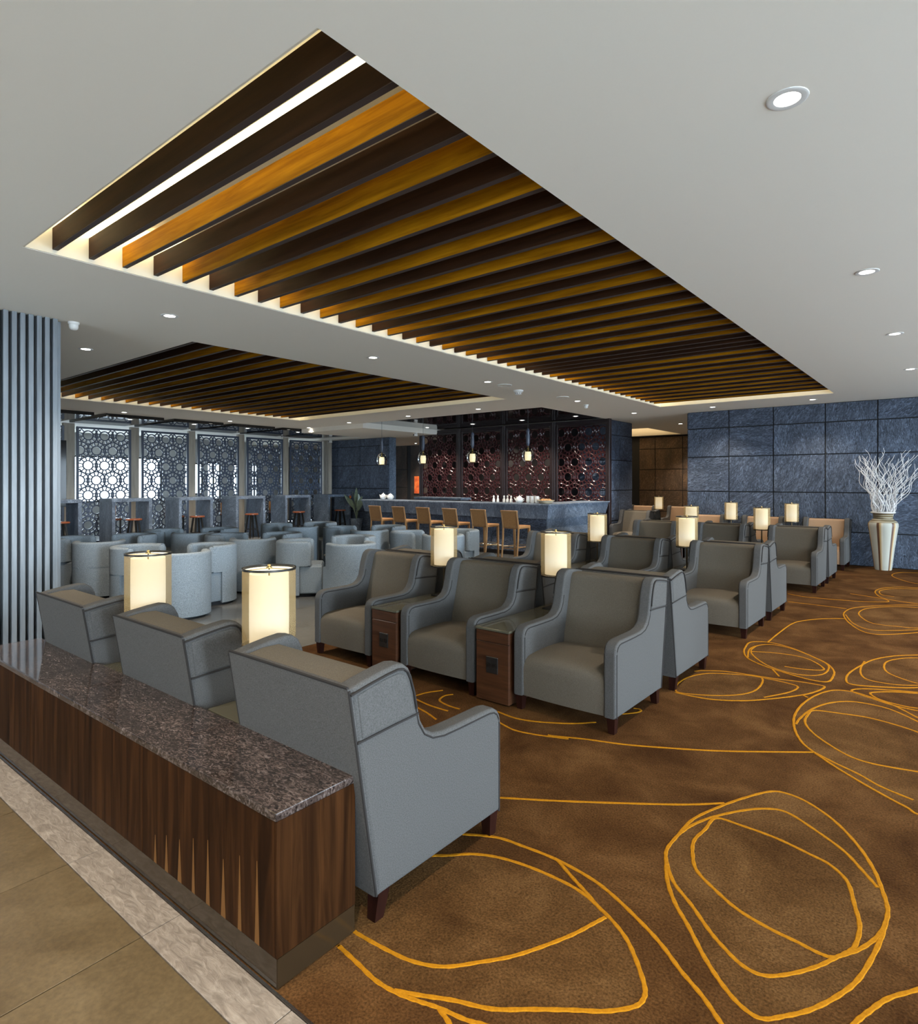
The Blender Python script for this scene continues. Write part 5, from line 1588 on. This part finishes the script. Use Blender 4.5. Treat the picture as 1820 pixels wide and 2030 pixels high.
    [(1.73, 9.68), (1.64, 9.78), (1.56, 9.93), (1.48, 10.12), (1.45, 10.29), (1.49, 10.38), (1.68, 10.45), (1.87, 10.49), (2.03, 10.49), (2.16, 10.48)],
    [(1.56, 9.95), (1.67, 9.84), (1.79, 9.75), (1.91, 9.69), (2.03, 9.67), (2.18, 9.70), (2.32, 9.75), (2.43, 9.83), (2.51, 9.90), (2.56, 9.97), (2.58, 10.01), (2.57, 10.08), (2.53, 10.14), (2.41, 10.22), (2.28, 10.29), (2.11, 10.35), (1.98, 10.35), (1.89, 10.30), (1.75, 10.20), (1.64, 10.07), (1.56, 9.95)],
    [(1.94, 9.55), (2.12, 9.53), (2.29, 9.55), (2.44, 9.57), (2.53, 9.58), (2.63, 9.62), (2.68, 9.69), (2.67, 9.81), (2.63, 9.93), (2.59, 10.02), (2.54, 10.13), (2.49, 10.24), (2.42, 10.33)],
    [(2.49, 11.11), (2.65, 11.03), (2.84, 10.98), (3.08, 10.94), (3.27, 10.95), (3.43, 10.98), (3.52, 11.01), (3.65, 11.09), (3.75, 11.18), (3.84, 11.28), (3.95, 11.40), (4.02, 11.49), (4.06, 11.58), (4.07, 11.65), (4.01, 11.69), (3.91, 11.74), (3.78, 11.79), (3.63, 11.82), (3.42, 11.82), (3.27, 11.82), (3.15, 11.80), (3.02, 11.75), (2.88, 11.69), (2.72, 11.59), (2.57, 11.44), (2.47, 11.29), (2.44, 11.17), (2.49, 11.11)],
    [(3.28, 10.95), (3.15, 10.96), (3.00, 11.00), (2.83, 11.07), (2.70, 11.16), (2.66, 11.25), (2.74, 11.41), (2.83, 11.56), (2.94, 11.67), (3.03, 11.74)],
    [(2.99, 11.02), (3.13, 11.02), (3.27, 11.03), (3.38, 11.07), (3.48, 11.14), (3.55, 11.26), (3.61, 11.38), (3.63, 11.51), (3.63, 11.61), (3.62, 11.68), (3.60, 11.73), (3.55, 11.76), (3.48, 11.77), (3.35, 11.74), (3.22, 11.70), (3.08, 11.64), (2.99, 11.55), (2.97, 11.46), (2.95, 11.30), (2.96, 11.14), (2.99, 11.02)],
    [(3.50, 11.00), (3.63, 11.11), (3.72, 11.23), (3.80, 11.34), (3.85, 11.42), (3.89, 11.51), (3.88, 11.58), (3.79, 11.65), (3.69, 11.71), (3.60, 11.74), (3.50, 11.78), (3.39, 11.81), (3.28, 11.82)],
    [(1.45, 11.66), (1.60, 11.73), (1.74, 11.84), (1.90, 11.98), (2.01, 12.12), (2.07, 12.25), (2.10, 12.34), (2.12, 12.47), (2.11, 12.59), (2.09, 12.72), (2.07, 12.86), (2.04, 12.97), (2.00, 13.05), (1.96, 13.09), (1.90, 13.07), (1.80, 13.03), (1.69, 12.96), (1.59, 12.88), (1.47, 12.73), (1.38, 12.62), (1.33, 12.52), (1.29, 12.40), (1.25, 12.26), (1.24, 12.09), (1.26, 11.90), (1.31, 11.74), (1.38, 11.66), (1.45, 11.66)],
    [(2.01, 12.13), (1.93, 12.04), (1.82, 11.96), (1.67, 11.87), (1.53, 11.84), (1.45, 11.86), (1.37, 12.01), (1.32, 12.16), (1.31, 12.29), (1.30, 12.40)],
    [(1.80, 11.96), (1.87, 12.06), (1.94, 12.17), (1.98, 12.27), (1.98, 12.38), (1.94, 12.50), (1.89, 12.61), (1.81, 12.69), (1.74, 12.75), (1.68, 12.79), (1.64, 12.80), (1.59, 12.78), (1.54, 12.74), (1.48, 12.63), (1.44, 12.52), (1.41, 12.37), (1.42, 12.27), (1.48, 12.20), (1.58, 12.09), (1.70, 12.01), (1.80, 11.96)],
    [(2.09, 12.31), (2.09, 12.47), (2.05, 12.60), (2.02, 12.72), (2.00, 12.80), (1.95, 12.88), (1.90, 12.91), (1.80, 12.89), (1.70, 12.85), (1.63, 12.80), (1.54, 12.75), (1.46, 12.69), (1.39, 12.63)],
]
LIGHT = [1, 6, 13, 17, 21, 26, 31, 34, 46, 50, 54, 58, 62, 66, 70, 74, 78, 82, 86]
W = .0165
for i, pts in enumerate(CARPET_LINES):
    lifted = .0026 + .00012 * (i % 9)
    if i in LIGHT:
        if pts[-1] == (-1.38, 1.37):      # this petal runs on under the counter and the armchair
            pts = pts + [(-1.45, 1.36), (-1.55, 1.37), (-1.66, 1.38), (-1.80, 1.45), (-1.95, 1.62), (-1.92, 1.78)]
        c = smooth_line(pts + [pts[0]] if (Vector(pts[0]) - Vector(pts[-1])).length > 1e-3 else pts, 5)[:-1]
        bm = bmesh.new()
        vv = [bm.verts.new((p.x, p.y, 0.0008 + .00002 * i)) for p in c]
        es = [bm.edges.new((vv[k], vv[(k + 1) % len(vv)])) for k in range(len(vv))]
        bmesh.ops.triangle_fill(bm, use_beauty=True, use_dissolve=False, edges=es)
        for fc in bm.faces:
            if fc.normal.z < 0:
                fc.normal_flip()
        MB().bm(bm).build('light_patch', M['carpet_light'], cp)
    s = smooth_line(CARPET_LINES[i], 7)
    v, f = [], []
    for k, p in enumerate(s):
        t = (s[min(k + 1, len(s) - 1)] - s[max(k - 1, 0)])
        if t.length < 1e-6:
            t = Vector((1, 0))
        t.normalize()
        nrm = Vector((-t.y, t.x))
        w = W / 2 * (1 + .12 * math.sin(k * 1.7 + i))
        for o, z in ((-w, .0005), (-w * .7, lifted), (w * .7, lifted), (w, .0005)):
            q = p + nrm * o
            v.append((q.x, q.y, z))
    for k in range(len(s) - 1):
        o = k * 4
        f += [(o, o + 4, o + 5, o + 1), (o + 1, o + 5, o + 6, o + 2), (o + 2, o + 6, o + 7, o + 3)]
    MB().add(v, [tuple(reversed(q)) for q in f]).build('gold_line', M['gold_yarn'], cp)
